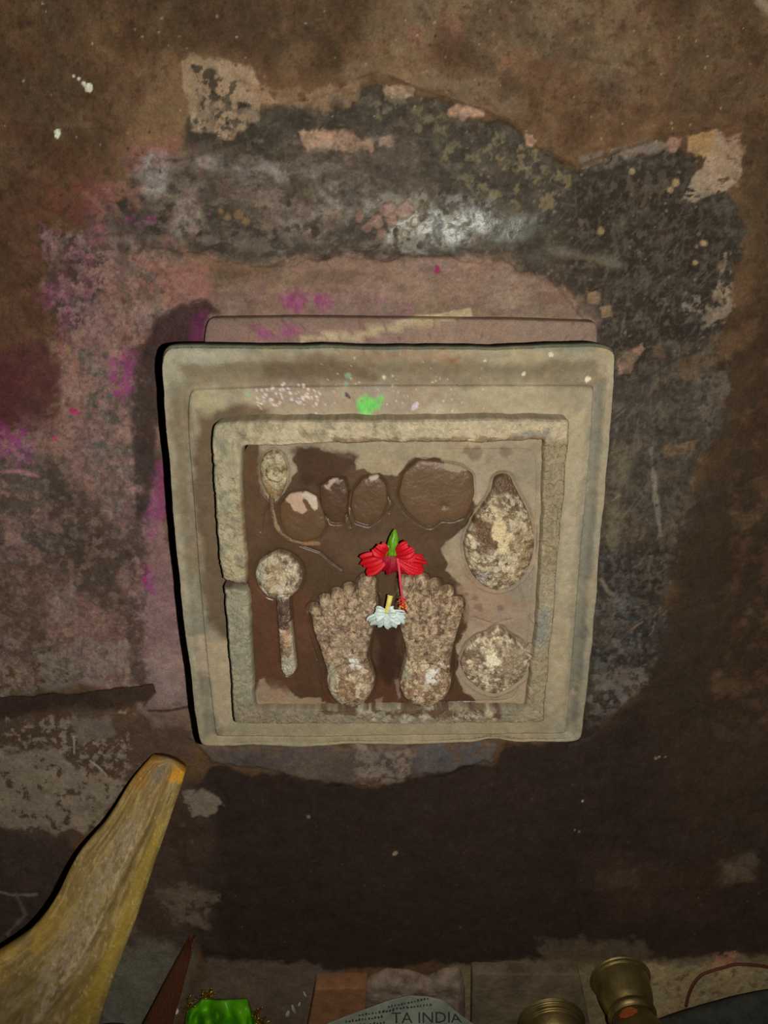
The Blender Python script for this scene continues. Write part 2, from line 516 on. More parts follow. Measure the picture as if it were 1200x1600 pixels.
    P([(1090, 590), (1140, 580), (1128, 650), (1110, 690), (1085, 640)], (98, 88, 74), 5, 9, 18, 0.85, seed=89, brk=-0.2, bs=12)
    P([(955, 700), (1000, 690), (985, 760), (960, 860), (950, 840)], (96, 86, 68), 8, 10, 24, 0.8, seed=90)
    P([(1060, 560), (1110, 530), (1180, 500), (1190, 520), (1110, 580), (1070, 600)], (92, 68, 46), 6, 8, 18, 0.8, seed=91)
    # weathering of the black layer: scuffs, rubbed spots and dirt
    P(blk, (98, 88, 72), 4, 8, 30, 0.3, seed=210, brk=0.14, bs=(34, 12), at=(750, 330))
    P(blk, (40, 34, 27), 4, 8, 30, 0.32, seed=211, brk=0.12, bs=22, at=(750, 330))
    P(blk, (112, 100, 82), 4, 8, 30, 0.3, seed=212, brk=0.24, bs=7, at=(750, 330))
    P(blk, (36, 31, 26), 4, 8, 30, 0.35, seed=213, brk=0.2, bs=8, at=(750, 330))
    P([(880, 280), (1140, 260), (1140, 560), (1100, 700), (1040, 1000), (930, 1100), (950, 560)], (104, 94, 78), 8, 14, 30, 0.35, seed=214, brk=0.22, bs=(9, 16), at=(1020, 560))
    P([(200, 240), (640, 200), (640, 400), (160, 400)], (128, 114, 100), 10, 16, 30, 0.35, seed=215, brk=0.16, bs=(26, 11))
    P([(200, 240), (640, 200), (640, 400), (160, 400)], (58, 48, 40), 10, 16, 30, 0.3, seed=216, brk=0.12, bs=(22, 14))
    # the left washes are crazed and rubbed
    lw = [(80, 360), (240, 380), (300, 470), (240, 560), (236, 700), (240, 900), (228, 1060), (-40, 1090), (-40, 690), (85, 640)]
    P(lw, (138, 112, 100), 8, 14, 30, 0.35, seed=220, brk=0.12, bs=11, at=(140, 740))
    P(lw, (62, 50, 44), 8, 14, 30, 0.32, seed=221, brk=0.1, bs=13, at=(140, 740))
    P(lw, (58, 54, 46), 8, 14, 30, 0.45, seed=222, brk=0.2, bs=5, at=(140, 740))
    P([(-40, 1130), (220, 1110), (220, 1230), (110, 1320), (-40, 1330)], (112, 100, 84), 8, 14, 26, 0.6, seed=223, brk=0.16, bs=6)
    P([(-40, 1130), (220, 1110), (220, 1230), (110, 1320), (-40, 1330)], (48, 36, 30), 8, 14, 26, 0.6, seed=224, brk=0.14, bs=9)
    # pink wash: thin places and darker dirt
    P(pink, (112, 84, 74), 6, 8, 26, 0.3, seed=225, brk=0.14, bs=(34, 9), at=(600, 460))
    P(pink, (156, 130, 112), 6, 8, 26, 0.3, seed=226, brk=0.18, bs=(24, 8), at=(600, 460))
    P([(330, 430), (560, 420), (560, 440), (330, 450)], (112, 92, 70), 8, 8, 30, 0.6, seed=227)
    P([(330, 470), (930, 478), (930, 498), (330, 494)], (112, 94, 80), 7, 5, 40, 0.4, seed=228)
    # brown plaster: cloudy trowel marks
    bp = [(-60, -60), (1260, -60), (1260, 1180), (1110, 1180), (1180, 350), (1080, 190), (900, 240), (600, 110), (300, 80), (140, 300), (60, 620), (-60, 640)]
    P(bp, (112, 88, 62), 10, 30, 60, 0.4, seed=230, brk=0.16, bs=60, at=(500, 60), bsoft=0.2)
    P(bp, (58, 43, 28), 10, 30, 60, 0.45, seed=231, brk=0.14, bs=44, at=(500, 60), bsoft=0.2)
    P(bp, (96, 62, 46), 10, 30, 60, 0.3, seed=232, brk=0.2, bs=24, at=(500, 60))
    P(bp, (54, 40, 27), 10, 30, 60, 0.4, seed=233, brk=0.28, bs=8, at=(500, 60))
    # the damp maroon run beside the altar lies over the washes
    P([(280, 478), (322, 470), (342, 488), (320, 498), (316, 538), (268, 545), (215, 565), (240, 510)], (60, 38, 34), 5, 7, 22, 0.9, seed=251, rough=0.55)
    P([(300, 492), (324, 484), (317, 536), (294, 536)], (92, 34, 66), 6, 6, 18, 0.8, seed=252)
    P([(208, 545), (246, 540), (243, 650), (238, 760), (216, 810), (208, 640)], (58, 44, 38), 6, 9, 26, 0.8, seed=253, brk=-0.4, bs=20, rough=0.55)
    P([(-40, 545), (60, 535), (90, 600), (60, 670), (-40, 680)], (68, 40, 37), 16, 22, 40, 0.7, seed=254)
    P([(165, 565), (208, 550), (204, 605), (180, 630)], mag, 10, 12, 18, 0.6, seed=255, brk=-0.1, bs=12)
    P([(440, 460), (515, 457), (518, 478), (450, 481)], (140, 62, 108), 7, 10, 16, 0.65, seed=256, brk=-0.05, bs=10)
    # scratches and streaks on the black layer
    for i in range(90):
        v = rng.uniform(300, 1000); u = rng.uniform(860, 1110) if v < 560 else rng.uniform(960, 1080 - (v - 560) * 0.12)
        a = rng.normal(-0.9, 0.35); l = rng.uniform(10, 55)
        ln = [(u + math.cos(a) * t * l, v + math.sin(a) * t * l) for t in (-0.5, 0, 0.5)]
        c.stroke(ln, rng.uniform(1.0, 2.6), (100, 92, 80) if rng.rand() < 0.75 else (128, 112, 94), 1.6, rng.uniform(0.25, 0.6), seed=int(rng.randint(200)), brk=-0.1, bs=8)
    for i in range(40):
        u = rng.uniform(480, 900); v = rng.uniform(200, 420)
        a = rng.normal(0.1, 0.5); l = rng.uniform(15, 60)
        ln = [(u + math.cos(a) * t * l, v + math.sin(a) * t * l) for t in (-0.5, 0, 0.5)]
        c.stroke(ln, rng.uniform(1.2, 2.4), (112, 106, 94), 1.8, rng.uniform(0.2, 0.45), seed=int(rng.randint(200)))
    for i in range(70):
        u = rng.uniform(900, 1130); v = rng.uniform(300, 560)
        a = rng.normal(-0.75, 0.25); l = rng.uniform(14, 60)
        ln = [(u + math.cos(a) * t * l, v + math.sin(a) * t * l + 4 * t * t) for t in (-0.5, 0, 0.5)]
        c.stroke(ln, rng.uniform(0.8, 1.8), (96, 86, 70), 1.2, rng.uniform(0.3, 0.6), seed=int(rng.randint(200)), brk=-0.05, bs=7)
    c.stroke([(855, 390), (920, 402), (975, 414)], 12, (104, 96, 80), 5, 0.7, warp=3)
    c.stroke([(1018, 700), (1024, 750), (1026, 780), (1034, 840)], 7, (112, 104, 88), 2, 0.8, warp=3, brk=-0.3)
    c.stroke([(1000, 600), (1060, 560), (1100, 545)], 6, (44, 38, 32), 3, 0.7, warp=3)
    c.stroke([(940, 905), (950, 925), (962, 932)], 6, (108, 96, 78), 2, 0.8)
    P([(970, 930), (1010, 930), (1010, 990), (965, 1000)], (54, 64, 66), 8, 12, 18, 0.6, seed=92, brk=0.05, bs=10)
    P([(930, 930), (1010, 930), (1000, 1060), (925, 1060)], (88, 82, 78), 4, 10, 14, 0.6, seed=93, brk=0.2, bs=14)
    P([(930, 1050), (1010, 1040), (1000, 1080), (940, 1130), (920, 1140)], (92, 82, 74), 6, 10, 18, 0.8, seed=94, brk=-0.05, bs=10)
    # pale and yellowish flecks on the black layer
    P([(780, 200), (900, 270), (890, 340), (760, 330), (680, 230)], (118, 104, 74), 6, 14, 20, 0.7, seed=95, brk=0.22, bs=12)
    P([(560, 150), (680, 150), (700, 220), (580, 200)], (110, 100, 78), 6, 14, 20, 0.6, seed=96, brk=0.18, bs=12)
    pts = [(rng.uniform(700, 1110), rng.uniform(240, 560), rng.uniform(0.8, 2.6)) for _ in range(120)]
    c.dots(pts, (112, 100, 80), 0.9, op=0.7)
    c.dots([(938, 361, 5), (987, 268, 3.5), (1102, 380, 5), (1087, 410, 4), (1055, 285, 5), (1047, 297, 4)], (150, 128, 92), 2.0, op=0.8)
    # blisters of pink paint beside the shine
    for (u, v, r) in [(605, 330, 12), (634, 327, 12), (612, 345, 8), (590, 345, 9), (575, 355, 8), (650, 345, 7), (560, 340, 7), (598, 365, 7), (632, 365, 6)]:
        c.dots([(u, v, r)], (138, 104, 88), 1.5, dh=0.0008, op=0.8)
    # crisp plaster lips: thin, shadow-catching step along the peeled edge
    c.stroke([(560, 128), (590, 118), (640, 140), (700, 160), (760, 180), (800, 198), (840, 232), (870, 250), (902, 268)], 3.0, (70, 54, 38), 1.5, 0.7, warp=2, dh=0.003)
    c.stroke([(902, 262), (960, 238), (1040, 214), (1130, 200)], 3, (72, 55, 38), 1.5, 0.7, warp=2, dh=0.003)
    # white chips
    c.stroke([(600, 372), (640, 352), (700, 345), (760, 350)], [20, 34, 26, 10], (138, 134, 112), 8, 0.7, seed=300, warp=8, brk=-0.05, bs=9, rough=0.2)
    c.dots([(147, 142, 5), (140, 136, 3), (132, 128, 2), (97, 209, 4), (95, 214, 3), (124, 124, 1.5)], (212, 198, 168), 0.8)
    c.dots([(rng.uniform(0, 1200), rng.uniform(0, 230), rng.uniform(0.7, 1.6)) for _ in range(90)], (158, 138, 110), 0.6, op=0.7)
    c.dots([(rng.uniform(0, 1200), rng.uniform(0, 330), rng.uniform(0.8, 2.2)) for _ in range(120)], (54, 34, 26), 0.7, op=0.7)
    c.dots([(rng.uniform(20, 330), rng.uniform(180, 560), rng.uniform(0.8, 3.0)) for _ in range(150)], (98, 46, 52), 0.8, op=0.5)
    c.dots([(rng.uniform(160, 330), rng.uniform(250, 420), rng.uniform(0.8, 2.4)) for _ in range(30)], (128, 48, 88), 0.8, op=0.5)
    c.dots([(rng.uniform(380, 900), rng.uniform(410, 490), rng.uniform(0.7, 1.8)) for _ in range(80)], (150, 80, 110), 0.7, op=0.6)
    c.dots([(684, 422, 5), (683, 417, 3), (118, 643, 5), (112, 642, 4), (85, 685, 4), (226, 905, 4)], (150, 40, 88), 1.0, op=0.8)
    c.dots([(107, 546, 4), (372, 335, 6), (355, 340, 5), (384, 346, 5), (345, 330, 4)], (128, 102, 66), 2.5, op=0.6)
    # beige paste drag near the altar
    c.stroke([(478, 530), (520, 524), (545, 526)], 11, (176, 158, 124), 1.5, 0.9, warp=3)
    c.stroke([(545, 528), (600, 512), (660, 500), (735, 488)], [6, 15, 15, 13], (176, 158, 124), 1.5, 0.95, warp=2)
    # --- lower left: dark trough and mottled step
    P([(-40, 1095), (120, 1085), (238, 1070), (242, 1082), (225, 1104), (120, 1118), (-40, 1140)], (44, 33, 26), 3, 4, 30, 0.97, seed=97, dh=-0.006)
    P([(-40, 1130), (120, 1112), (230, 1112), (300, 1135), (300, 1180), (230, 1185), (150, 1300), (100, 1320), (-40, 1330)], (60, 46, 36), 8, 14, 40, 0.95, seed=98)
    P([(-40, 1180), (60, 1160), (150, 1210), (195, 1230), (150, 1300), (100, 1300), (-40, 1280)], (92, 82, 68), 7, 16, 30, 0.95, seed=99, brk=-0.28, bs=14)
    P([(10, 1130), (120, 1120), (200, 1150), (200, 1230), (100, 1210), (0, 1190)], (104, 92, 78), 8, 14, 20, 0.8, seed=100, brk=0.1, bs=9)
    P([(110, 1125), (175, 1120), (180, 1150), (130, 1162)], (86, 74, 64), 5, 8, 20, 0.9, seed=101)
    P([(215, 1105), (300, 1100), (310, 1140), (240, 1135)], (92, 76, 66), 5, 8, 20, 0.8, seed=102)
    c.stroke([(230, 1112), (260, 1112), (298, 1104)], 4, (52, 40, 34), 1.5, 0.9, warp=1, dh=-0.002)
    c.stroke([(115, 1150), (116, 1178)], 2.4, (128, 116, 98), 1, 0.8)
    c.stroke([(140, 1188), (156, 1200), (168, 1212)], 2.6, (132, 118, 100), 1, 0.8)
    c.stroke([(-5, 738), (30, 736), (62, 745)], 6, (132, 92, 98), 2, 0.8, warp=2)
    P([(-40, 1300), (110, 1310), (120, 1340), (60, 1440), (-40, 1500)], (38, 29, 25), 10, 14, 40, 0.95, seed=103)
    c.stroke([(-5, 1392), (20, 1398), (60, 1398)], 4, (74, 68, 62), 2, 0.7, warp=2)
    c.stroke([(25, 1395), (40, 1430), (10, 1460)], 5, (62, 56, 54), 3, 0.6, warp=3)
    # band of old wash right below the altar
    P([(300, 1150), (330, 1165), (770, 1165), (765, 1190), (700, 1205), (640, 1215), (560, 1225), (480, 1220), (440, 1205), (330, 1190)], (78, 66, 56), 5, 8, 26, 0.95, seed=104, dh=0.003)
    P([(330, 1170), (470, 1165), (460, 1200), (350, 1200)], (66, 58, 54), 7, 12, 18, 0.8, seed=105, brk=-0.1, bs=10)
    P([(640, 1160), (770, 1160), (765, 1195), (650, 1215)], (72, 70, 70), 7, 12, 16, 0.8, seed=106, brk=-0.1, bs=12)
    P([(560, 1165), (650, 1175), (640, 1225), (560, 1225)], (108, 95, 82), 7, 12, 18, 0.85, seed=107, brk=-0.1, bs=11)
    # --- the floor in front, painted darker
    P([(880, 1150), (960, 1160), (1240, 1150), (1240, 1500), (1060, 1500), (900, 1500), (860, 1400)], (34, 25, 20), 50, 24, 60, 0.95, seed=109)
    P([(320, 1200), (440, 1205), (480, 1222), (560, 1228), (640, 1216), (700, 1206), (765, 1194), (800, 1160), (900, 1158), (960, 1200), (1000, 1300), (1000, 1500),
       (900, 1500), (720, 1510), (640, 1505), (560, 1520), (330, 1520), (300, 1450), (270, 1300)], (34, 25, 20), 7, 14, 50, 0.97, seed=108, at=(760, 1330))
    P([(860, 1120), (1010, 1100), (1100, 1200), (1060, 1500), (880, 1500)], (34, 25, 20), 40, 20, 60, 0.7, seed=140, at=(900, 1330))
    P([(1010, 1150), (1240, 1120), (1240, 1330), (1050, 1340)], (42, 32, 23), 40, 24, 60, 0.6, seed=209)
    P([(930, 1340), (1120, 1350), (1140, 1440), (960, 1440)], (42, 28, 20), 30, 24, 50, 0.6, seed=110)
    P([(930, 1360), (1000, 1355), (990, 1385), (940, 1390)], (50, 38, 29), 14, 14, 20, 0.6, seed=111)
    P([(1120, 1345), (1180, 1340), (1175, 1375), (1130, 1380)], (66, 54, 42), 18, 14, 24, 0.75, seed=112, brk=-0.5, bs=22, bsoft=0.3)
    P([(285, 1240), (320, 1233), (348, 1255), (335, 1275), (300, 1275)], (92, 82, 68), 3, 7, 12, 0.95, seed=113, dh=0.002)
    c.dots([(285, 1290, 6), (300, 1315, 4), (482, 1276, 3), (617, 1333, 5), (905, 1300, 2), (1025, 1185, 3), (1040, 1183, 2)], (110, 94, 76), 1.2, op=0.8)
    P([(235, 1390), (290, 1380), (340, 1400), (320, 1450), (270, 1440)], (72, 62, 50), 8, 14, 22, 0.85, seed=114, brk=-0.25, bs=14)
    P([(200, 1440), (300, 1460), (290, 1560), (240, 1640), (130, 1640), (180, 1500)], (58, 54, 45), 22, 12, 30, 0.9, seed=115)
    P([(205, 1250), (330, 1215), (340, 1480), (260, 1480), (200, 1470)], (42, 32, 25), 24, 18, 40, 0.85, seed=141)
    P([(235, 1390), (290, 1380), (340, 1400), (320, 1450), (270, 1440)], (66, 56, 45), 8, 14, 22, 0.8, seed=142, brk=-0.2, bs=14)
    P([(285, 1240), (320, 1233), (348, 1255), (335, 1275), (300, 1275)], (92, 82, 68), 3, 7, 12, 0.95, seed=113)
    P([(170, 1500), (250, 1500), (230, 1600), (160, 1620)], (58, 56, 46), 12, 12, 30, 0.8, seed=116)
    c.dots([(rng.uniform(320, 1190), rng.uniform(1180, 1490), rng.uniform(0.9, 2.2)) for _ in range(60)], (70, 56, 42), 1.2, op=0.5)
    c.dots([(910, 1252, 2.0), (898, 1298, 1.5), (1030, 1183, 2)], (130, 120, 90), 1.0)
    # light plaster at the foot of the picture
    P([(330, 1500), (480, 1505), (560, 1530), (480, 1660), (300, 1660), (300, 1560)], (52, 42, 34), 10, 14, 24, 0.9, seed=117)
    P([(700, 1505), (1000, 1500), (1240, 1490), (1240, 1680), (700, 1680)], (64, 54, 39), 10, 12, 30, 0.95, seed=118)
    P([(1000, 1510), (1150, 1505), (1240, 1520), (1240, 1560), (1060, 1580), (1010, 1600)], (84, 72, 50), 8, 14, 18, 0.9, seed=119, brk=-0.25, bs=12)
    P([(1110, 1490), (1150, 1488), (1150, 1510), (1115, 1510)], (98, 64, 48), 5, 8, 12, 0.7, seed=120, brk=-0.1, bs=8)
    P([(840, 1470), (1000, 1470), (1020, 1500), (860, 1515)], (56, 46, 33), 10, 14, 20, 0.7, seed=121)


floor_paint(fc)
# overall grain and smears
sm = fbm(fc.x / 160, fc.y / 160, 4, 201)
fc.col *= (1 + 0.16 * sm)[:, None]
fc.grain(0.34, 26, 202, 6, 0.08, 0.7)
fc.grain(0.30, 6, 203, 3, 0.05, 0.75)
fz = fc.h.copy()
# hand-trowelled unevenness; the ground lifts a little behind the altar, and dips in front of it
gx, gy = FX.ravel(), FY.ravel()
fz += 0.0022 * fbm(gx * 14, gy * 14, 3, 204) + 0.0009 * fbm(gx * 70, gy * 70, 4, 205)
fz += 0.020 * sstep(-0.02, 0.26, gy) * sstep(0.75, 0.3, np.abs(gx))
floor = mesh_np("floor", np.stack([gx, gy, fz], 1), grid_faces(len(fy), len(fx)), M_FLOOR, None, fc.col, fc.rough)
tag(floor, "brown mud-plastered shrine floor with a peeled black and pink patch around the altar", None, None, "structure")

# ------------------------------------------------------------------ closed ring meshes
def quad_ring(sides, n, sig, z):
    """four polylines (each from corner to corner) -> closed loop with rounded corners, in world metres"""
    pts = []
    for s in sides:
        s = np.asarray(s, float)
        t = np.concatenate([[0], np.cumsum(np.linalg.norm(np.diff(s, axis=0), axis=1))])
        q = np.linspace(0, t[-1], n, endpoint=False)
        pts.append(np.stack([np.interp(q, t, s[:, 0]), np.interp(q, t, s[:, 1])], 1))
    r = gauss_closed(np.vstack(pts), sig)
    return wxy(r, z)


def ring_mesh(name, loops, zs, mat, parent, canvas_z, painter, close_top=False, close_bot=False, noise=None):
    """loops: list of (n,2) arrays, zs: list of (n,) arrays"""
    n = len(loops[0])
    V = np.concatenate([np.concatenate([l, np.broadcast_to(np.asarray(z, float), (n,)).reshape(-1, 1)], 1) for l, z in zip(loops, zs)])
    if noise is not None:
        V[:, 2] += noise(V[:, 0], V[:, 1])
    Fq = grid_faces(len(loops), n, True)
    c = Canvas(V[:, 0], V[:, 1], canvas_z)
    painter(c)
    return mesh_np(name, V, Fq, mat, parent, c.col, c.rough)


altar = empty("stone_altar_slab", (0.0, float(w(605, 850, 0)[1]), 0.06))
tag(altar, "square carved stone altar slab with a stepped rim and a pair of footprints in relief", "altar slab")

NS = 320
outer = quad_ring([
    [(250, 541), (290, 538), (420, 541), (520, 539), (600, 542), (680, 540), (760, 543), (860, 538), (940, 537), (963, 544)],
    [(963, 544), (961, 600), (953, 700), (946, 780), (938, 860), (934, 930), (926, 1010), (917, 1090), (910, 1157)],
    [(910, 1157), (880, 1160), (800, 1159), (783, 1153), (765, 1153), (740, 1160), (640, 1164), (560, 1162), (480, 1167), (400, 1165), (312, 1166)],
    [(312, 1166), (304, 1120), (296, 1050), (288, 990), (278, 900), (268, 800), (261, 700), (255, 640), (252, 590), (248, 560)]], NS, 4.0, ZLIP)
step = quad_ring([
    [(291, 611), (420, 606), (600, 604), (760, 604), (927, 604)],
    [(927, 604), (922, 700), (908, 850), (896, 1000), (884, 1146)],
    [(884, 1146), (760, 1147), (600, 1149), (480, 1151), (338, 1150)],
    [(338, 1150), (326, 1050), (312, 900), (302, 760), (295, 680)]], NS, 3.0, ZFLAT)
fr_out = quad_ring([
    [(328, 662), (420, 657), (600, 657), (760, 655), (890, 656)],
    [(890, 656), (884, 760), (874, 860), (862, 1000), (850, 1130)],
    [(850, 1130), (700, 1131), (520, 1133), (366, 1131)],
    [(366, 1131), (356, 1000), (350, 916), (343, 880), (334, 760), (330, 700)]], NS, 2.6, ZFRAME)
fr_in = quad_ring([
    [(376, 697), (440, 698), (520, 693), (600, 692), (760, 692), (852, 688)],
    [(852, 688), (849, 780), (846, 860), (836, 1000), (822, 1107)],
    [(822, 1107), (700, 1106), (560, 1108), (398, 1108)],
    [(398, 1108), (392, 1000), (388, 930), (384, 880), (378, 800), (375, 740)]], NS, 2.2, ZFRAME)

M4 = NS * 4
_a = np.arange(M4)
fr_out = fr_out + np.stack([fbm(_a / 16.0, _a * 0 + 1, 4, 305), fbm(_a / 16.0, _a * 0 + 5, 4, 306)], 1) * 0.0016
fr_in = fr_in + np.stack([fbm(_a / 14.0, _a * 0 + 1, 4, 307), fbm(_a / 14.0, _a * 0 + 5, 4, 308)], 1) * 0.0016
outer = outer + np.stack([fbm(_a / 20.0, _a * 0 + 1, 4, 309), fbm(_a / 20.0, _a * 0 + 5, 4, 311)], 1) * 0.0012
arc = np.arange(M4)
wob = fbm(arc / 26.0, arc * 0 + 3, 4, 301) * 0.0012
ctr = outer.mean(0)


def inset(loop, d):
    t = np.roll(loop, -1, 0) - np.roll(loop, 1, 0)
    nrm = np.stack([t[:, 1], -t[:, 0]], 1)
    nrm /= np.linalg.norm(nrm, axis=1)[:, None] + 1e-12
    sgn = np.sign(((ctr - loop) * nrm).sum(1).mean())
    nrm = gauss_closed(nrm * sgn, 4)
    return loop + nrm * d


chip = 0.0012 * np.clip(fbm(arc / 14.0, arc * 0, 3, 302), 0, 1)
loops, zs = [], []
ZB = 0.066
for ins, z in [(0.030, ZB), (0.012, ZB), (0.007, ZB + 0.004), (0.003, ZB + 0.014), (0.0008, ZB + 0.030), (0.0, ZLIP - 0.014), (0.0, ZLIP - 0.007)]:
    loops.append(inset(outer, ins + 0.0) + 0)
    zs.append(np.full(M4, z))
for ins, z in [(0.0014, -0.0050), (0.0032, -0.0022), (0.0055, -0.0008)]:
    loops.append(inset(outer, ins) + 0)
    zs.append(ZLIP + z - chip)
prof_t = np.concatenate([np.linspace(0.06, 0.94, 26), [0.965, 0.98, 0.99, 1.0]])
for t in prof_t:
    l = outer * (1 - t) + step * t
    lipw = 0.34
    if t < lipw:
        z = ZLIP + 0.0006 * math.sin(t / lipw * math.pi)
    elif t < 0.95:
        q = (t - lipw) / (0.95 - lipw)
        z = ZLIP - 0.0082 * (math.sin(min(1, q * 1.35) * math.pi / 2)) ** 1.5
    else:
        z = ZLIP - 0.0082 + (ZFLAT - ZLIP + 0.0082) * (t - 0.95) / 0.05
    loops.append(l)
    zs.append(z + wob * 0.6)
flat_in = fr_out * 0.93 + ctr * 0.07
for t in np.linspace(0.03, 1, 24):
    loops.append(step * (1 - t) + flat_in * t)
    zs.append(np.full(M4, ZFLAT))


def slab_noise(x, y):
    return 0.0007 * fbm(x * 60, y * 60, 4, 303) + 0.0004 * fbm(x * 260, y * 260, 3, 304)


def slab_paint(c):
    c.fill((164, 151, 121), (600, 590))
    c.rough[:] = 0.85
    P = c.paint
    P([(380, 604), (940, 604), (900, 660), (380, 660)], (182, 169, 140), 8, 6, 40, 0.9, seed=30, at=(640, 625))
    P([(240, 530), (330, 530), (350, 700), (360, 900), (390, 1175), (300, 1175)], (152, 142, 117), 20, 8, 60, seed=1, at=(290, 850))
    P([(300, 1120), (920, 1120), (930, 1180), (300, 1180)], (136, 124, 97), 14, 6, 40, seed=2, at=(600, 1150))
    P([(880, 600), (990, 540), (960, 900), (915, 1165), (850, 1165), (850, 900)], (152, 140, 115), 16, 6, 50, seed=3, at=(915, 850))
    # darker, greyer tone along the cove
    P([(280, 565), (930, 565), (930, 603), (290, 605)], (134, 119, 94), 8, 12, 40, 0.75, seed=4)
    P([(268, 580), (296, 600), (330, 1100), (345, 1150), (322, 1150), (300, 1000), (280, 800)], (112, 106, 90), 6, 8, 30, 0.6, seed=5, brk=-0.4, bs=30)
    P([(930, 600), (948, 590), (905, 1120), (888, 1140)], (116, 112, 98), 4, 6, 26, 0.75, seed=6, brk=-0.5, bs=30)
    # brown dampness
    P([(300, 640), (420, 636), (420, 660), (345, 668), (350, 800), (372, 1010), (330, 980), (316, 900), (302, 720)], (98, 78, 58), 8, 10, 40, 0.9, seed=7, at=(330, 780))
    P([(400, 560), (560, 560), (600, 600), (420, 602)], (112, 92, 70), 10, 14, 34, 0.7, seed=8)
    P([(262, 590), (290, 610), (300, 780), (305, 900), (290, 870), (272, 720)], (118, 100, 74), 8, 10, 30, 0.6, seed=9)
    P([(296, 615), (330, 610), (350, 640), (310, 655)], (168, 156, 118), 8, 10, 24, 0.75, seed=10)
    P([(480, 545), (700, 545), (700, 565), (480, 563)], (150, 112, 86), 8, 10, 26, 0.5, seed=11, brk=-0.1, bs=22)
    P([(255, 545), (380, 545), (390, 560), (300, 572), (260, 570)], (168, 162, 140), 6, 8, 24, 0.7, seed=12)
    P([(400, 605), (700, 605), (760, 640), (420, 650)], (156, 136, 116), 12, 12, 40, 0.7, seed=13)
    P([(700, 610), (900, 610), (890, 650), (700, 650)], (160, 146, 116), 12, 10, 40, 0.6, seed=14)
    P([(895, 650), (915, 640), (880, 1130), (855, 1120)], (170, 155, 124), 4, 6, 30, 0.9, seed=15, at=(890, 850))
    P([(300, 1000), (360, 1010), (390, 1130), (340, 1140)], (156, 140, 114), 8, 10, 30, 0.8, seed=16)
    P([(250, 538), (960, 536), (960, 546), (250, 550)], (132, 136, 116), 3, 4, 20, 0.6, seed=17, brk=-0.2, bs=30)
    # line of the step
    # green holi powder and pale grains
    P([(562, 622), (592, 622), (590, 640), (572, 646), (562, 636)], (112, 214, 96), 5, 8, 12, 0.9, seed=18, brk=-0.25, bs=9)
    c.dots([(543, 588, 4), (540, 602, 3), (388, 616, 3), (538, 620, 3)], (136, 178, 150), 1.5, op=0.7)
    c.dots([(rng.uniform(400, 500), rng.normal(622, 10), rng.uniform(0.9, 2.3)) for _ in range(60)], (226, 206, 202), 0.7)
    c.dots([(rng.uniform(480, 760), rng.normal(610, 26), rng.uniform(0.7, 1.5)) for _ in range(60)], (214, 200, 180), 0.6, op=0.8)
    c.dots([(649, 636, 4), (646, 640, 3), (652, 632, 2.5)], (214, 196, 206), 0.8)
    c.dots([(541, 618, 3), (546, 622, 2)], (92, 70, 80), 0.8)
    c.dots([(921, 594, 4), (861, 554, 3), (820, 586, 2.5), (758, 564, 2), (600, 590, 2)], (226, 212, 180), 0.7)
    c.stroke([(704, 566), (720, 558)], 5, (140, 100, 70), 2, 0.8)
    c.grain(0.2, 30, 310, 5, 0.05, 0.65)
    c.grain(0.2, 7, 311, 3, 0.04)


_sp = slab_paint


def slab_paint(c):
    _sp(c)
    c.col[:M4 * 7] = c.col[:M4 * 7] * 0 + lin((58, 50, 42))  # slab sides painted dark to deepen the shadow line below the lip
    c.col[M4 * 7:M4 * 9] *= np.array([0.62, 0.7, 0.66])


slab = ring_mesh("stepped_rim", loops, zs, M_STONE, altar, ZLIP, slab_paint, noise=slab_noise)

# ---- raised frame around the basin
gap = np.ones(M4)
# the gap in the left bar: find the ring position nearest to it
gw = wxy([(366, 916)], ZFRAME)[0]
midl = (fr_out + fr_in) / 2
gd = np.linalg.norm(midl - gw, axis=1)
gap = sstep(0.0024, 0.0058, gd)
fl, fzv = [], []
for ins, z in [(-0.0015, ZFLAT - 0.004), (-0.0008, ZFLAT + 0.004), (-0.0002, ZFRAME - 0.010), (0.0, ZFRAME - 0.005), (0.0007, ZFRAME - 0.0022), (0.0018, ZFRAME - 0.0008)]:
    fl.append(inset(fr_out, ins)); fzv.append(np.full(M4, z))
for t in np.linspace(0.08, 0.92, 30):
    fl.append(fr_out * (1 - t) + fr_in * t)
    fzv.append(np.full(M4, ZFRAME + 0.0006 * math.sin(t * math.pi)))
for ins, z in [(-0.0012, ZFRAME - 0.0012), (0.0, ZFRAME - 0.004), (0.0006, ZBASIN), (0.001, ZBASIN - 0.005)]:
    fl.append(inset(fr_in, ins)); fzv.append(np.full(M4, z))
fzv = [z if i < 1 else (z - (z - (ZFLAT + 0.003)) * (1 - gap) * (1 if z[0] > ZFLAT else 0)) for i, z in enumerate(fzv)]


def frame_noise(x, y):
    n = 0.0024 * fbm(x * 90, y * 90, 5, 320, 0.65)
    xr = x * PXU
    lump = np.abs(fbm(x * 170, y * 170, 3, 321))
    # worm-like carving on the right-hand bar
    pr = sdf(x, y, wxy([(850, 690), (892, 690), (870, 900), (846, 900)], ZFRAME))
    carve = sstep(-0.002, 0.004, pr) * (-0.0022) * sstep(0.22, 0.04, lump)
    crack = sstep(-0.002, 0.003, sdf(x, y, wxy([(665, 655), (710, 655), (712, 692), (662, 692)], ZFRAME))) * -0.002 * sstep(0.12, 0.02, np.abs(fbm(x * 70, y * 70, 3, 322)))
    return n - 0.0022 * sstep(0.10, 0.0, lump) + carve + crack


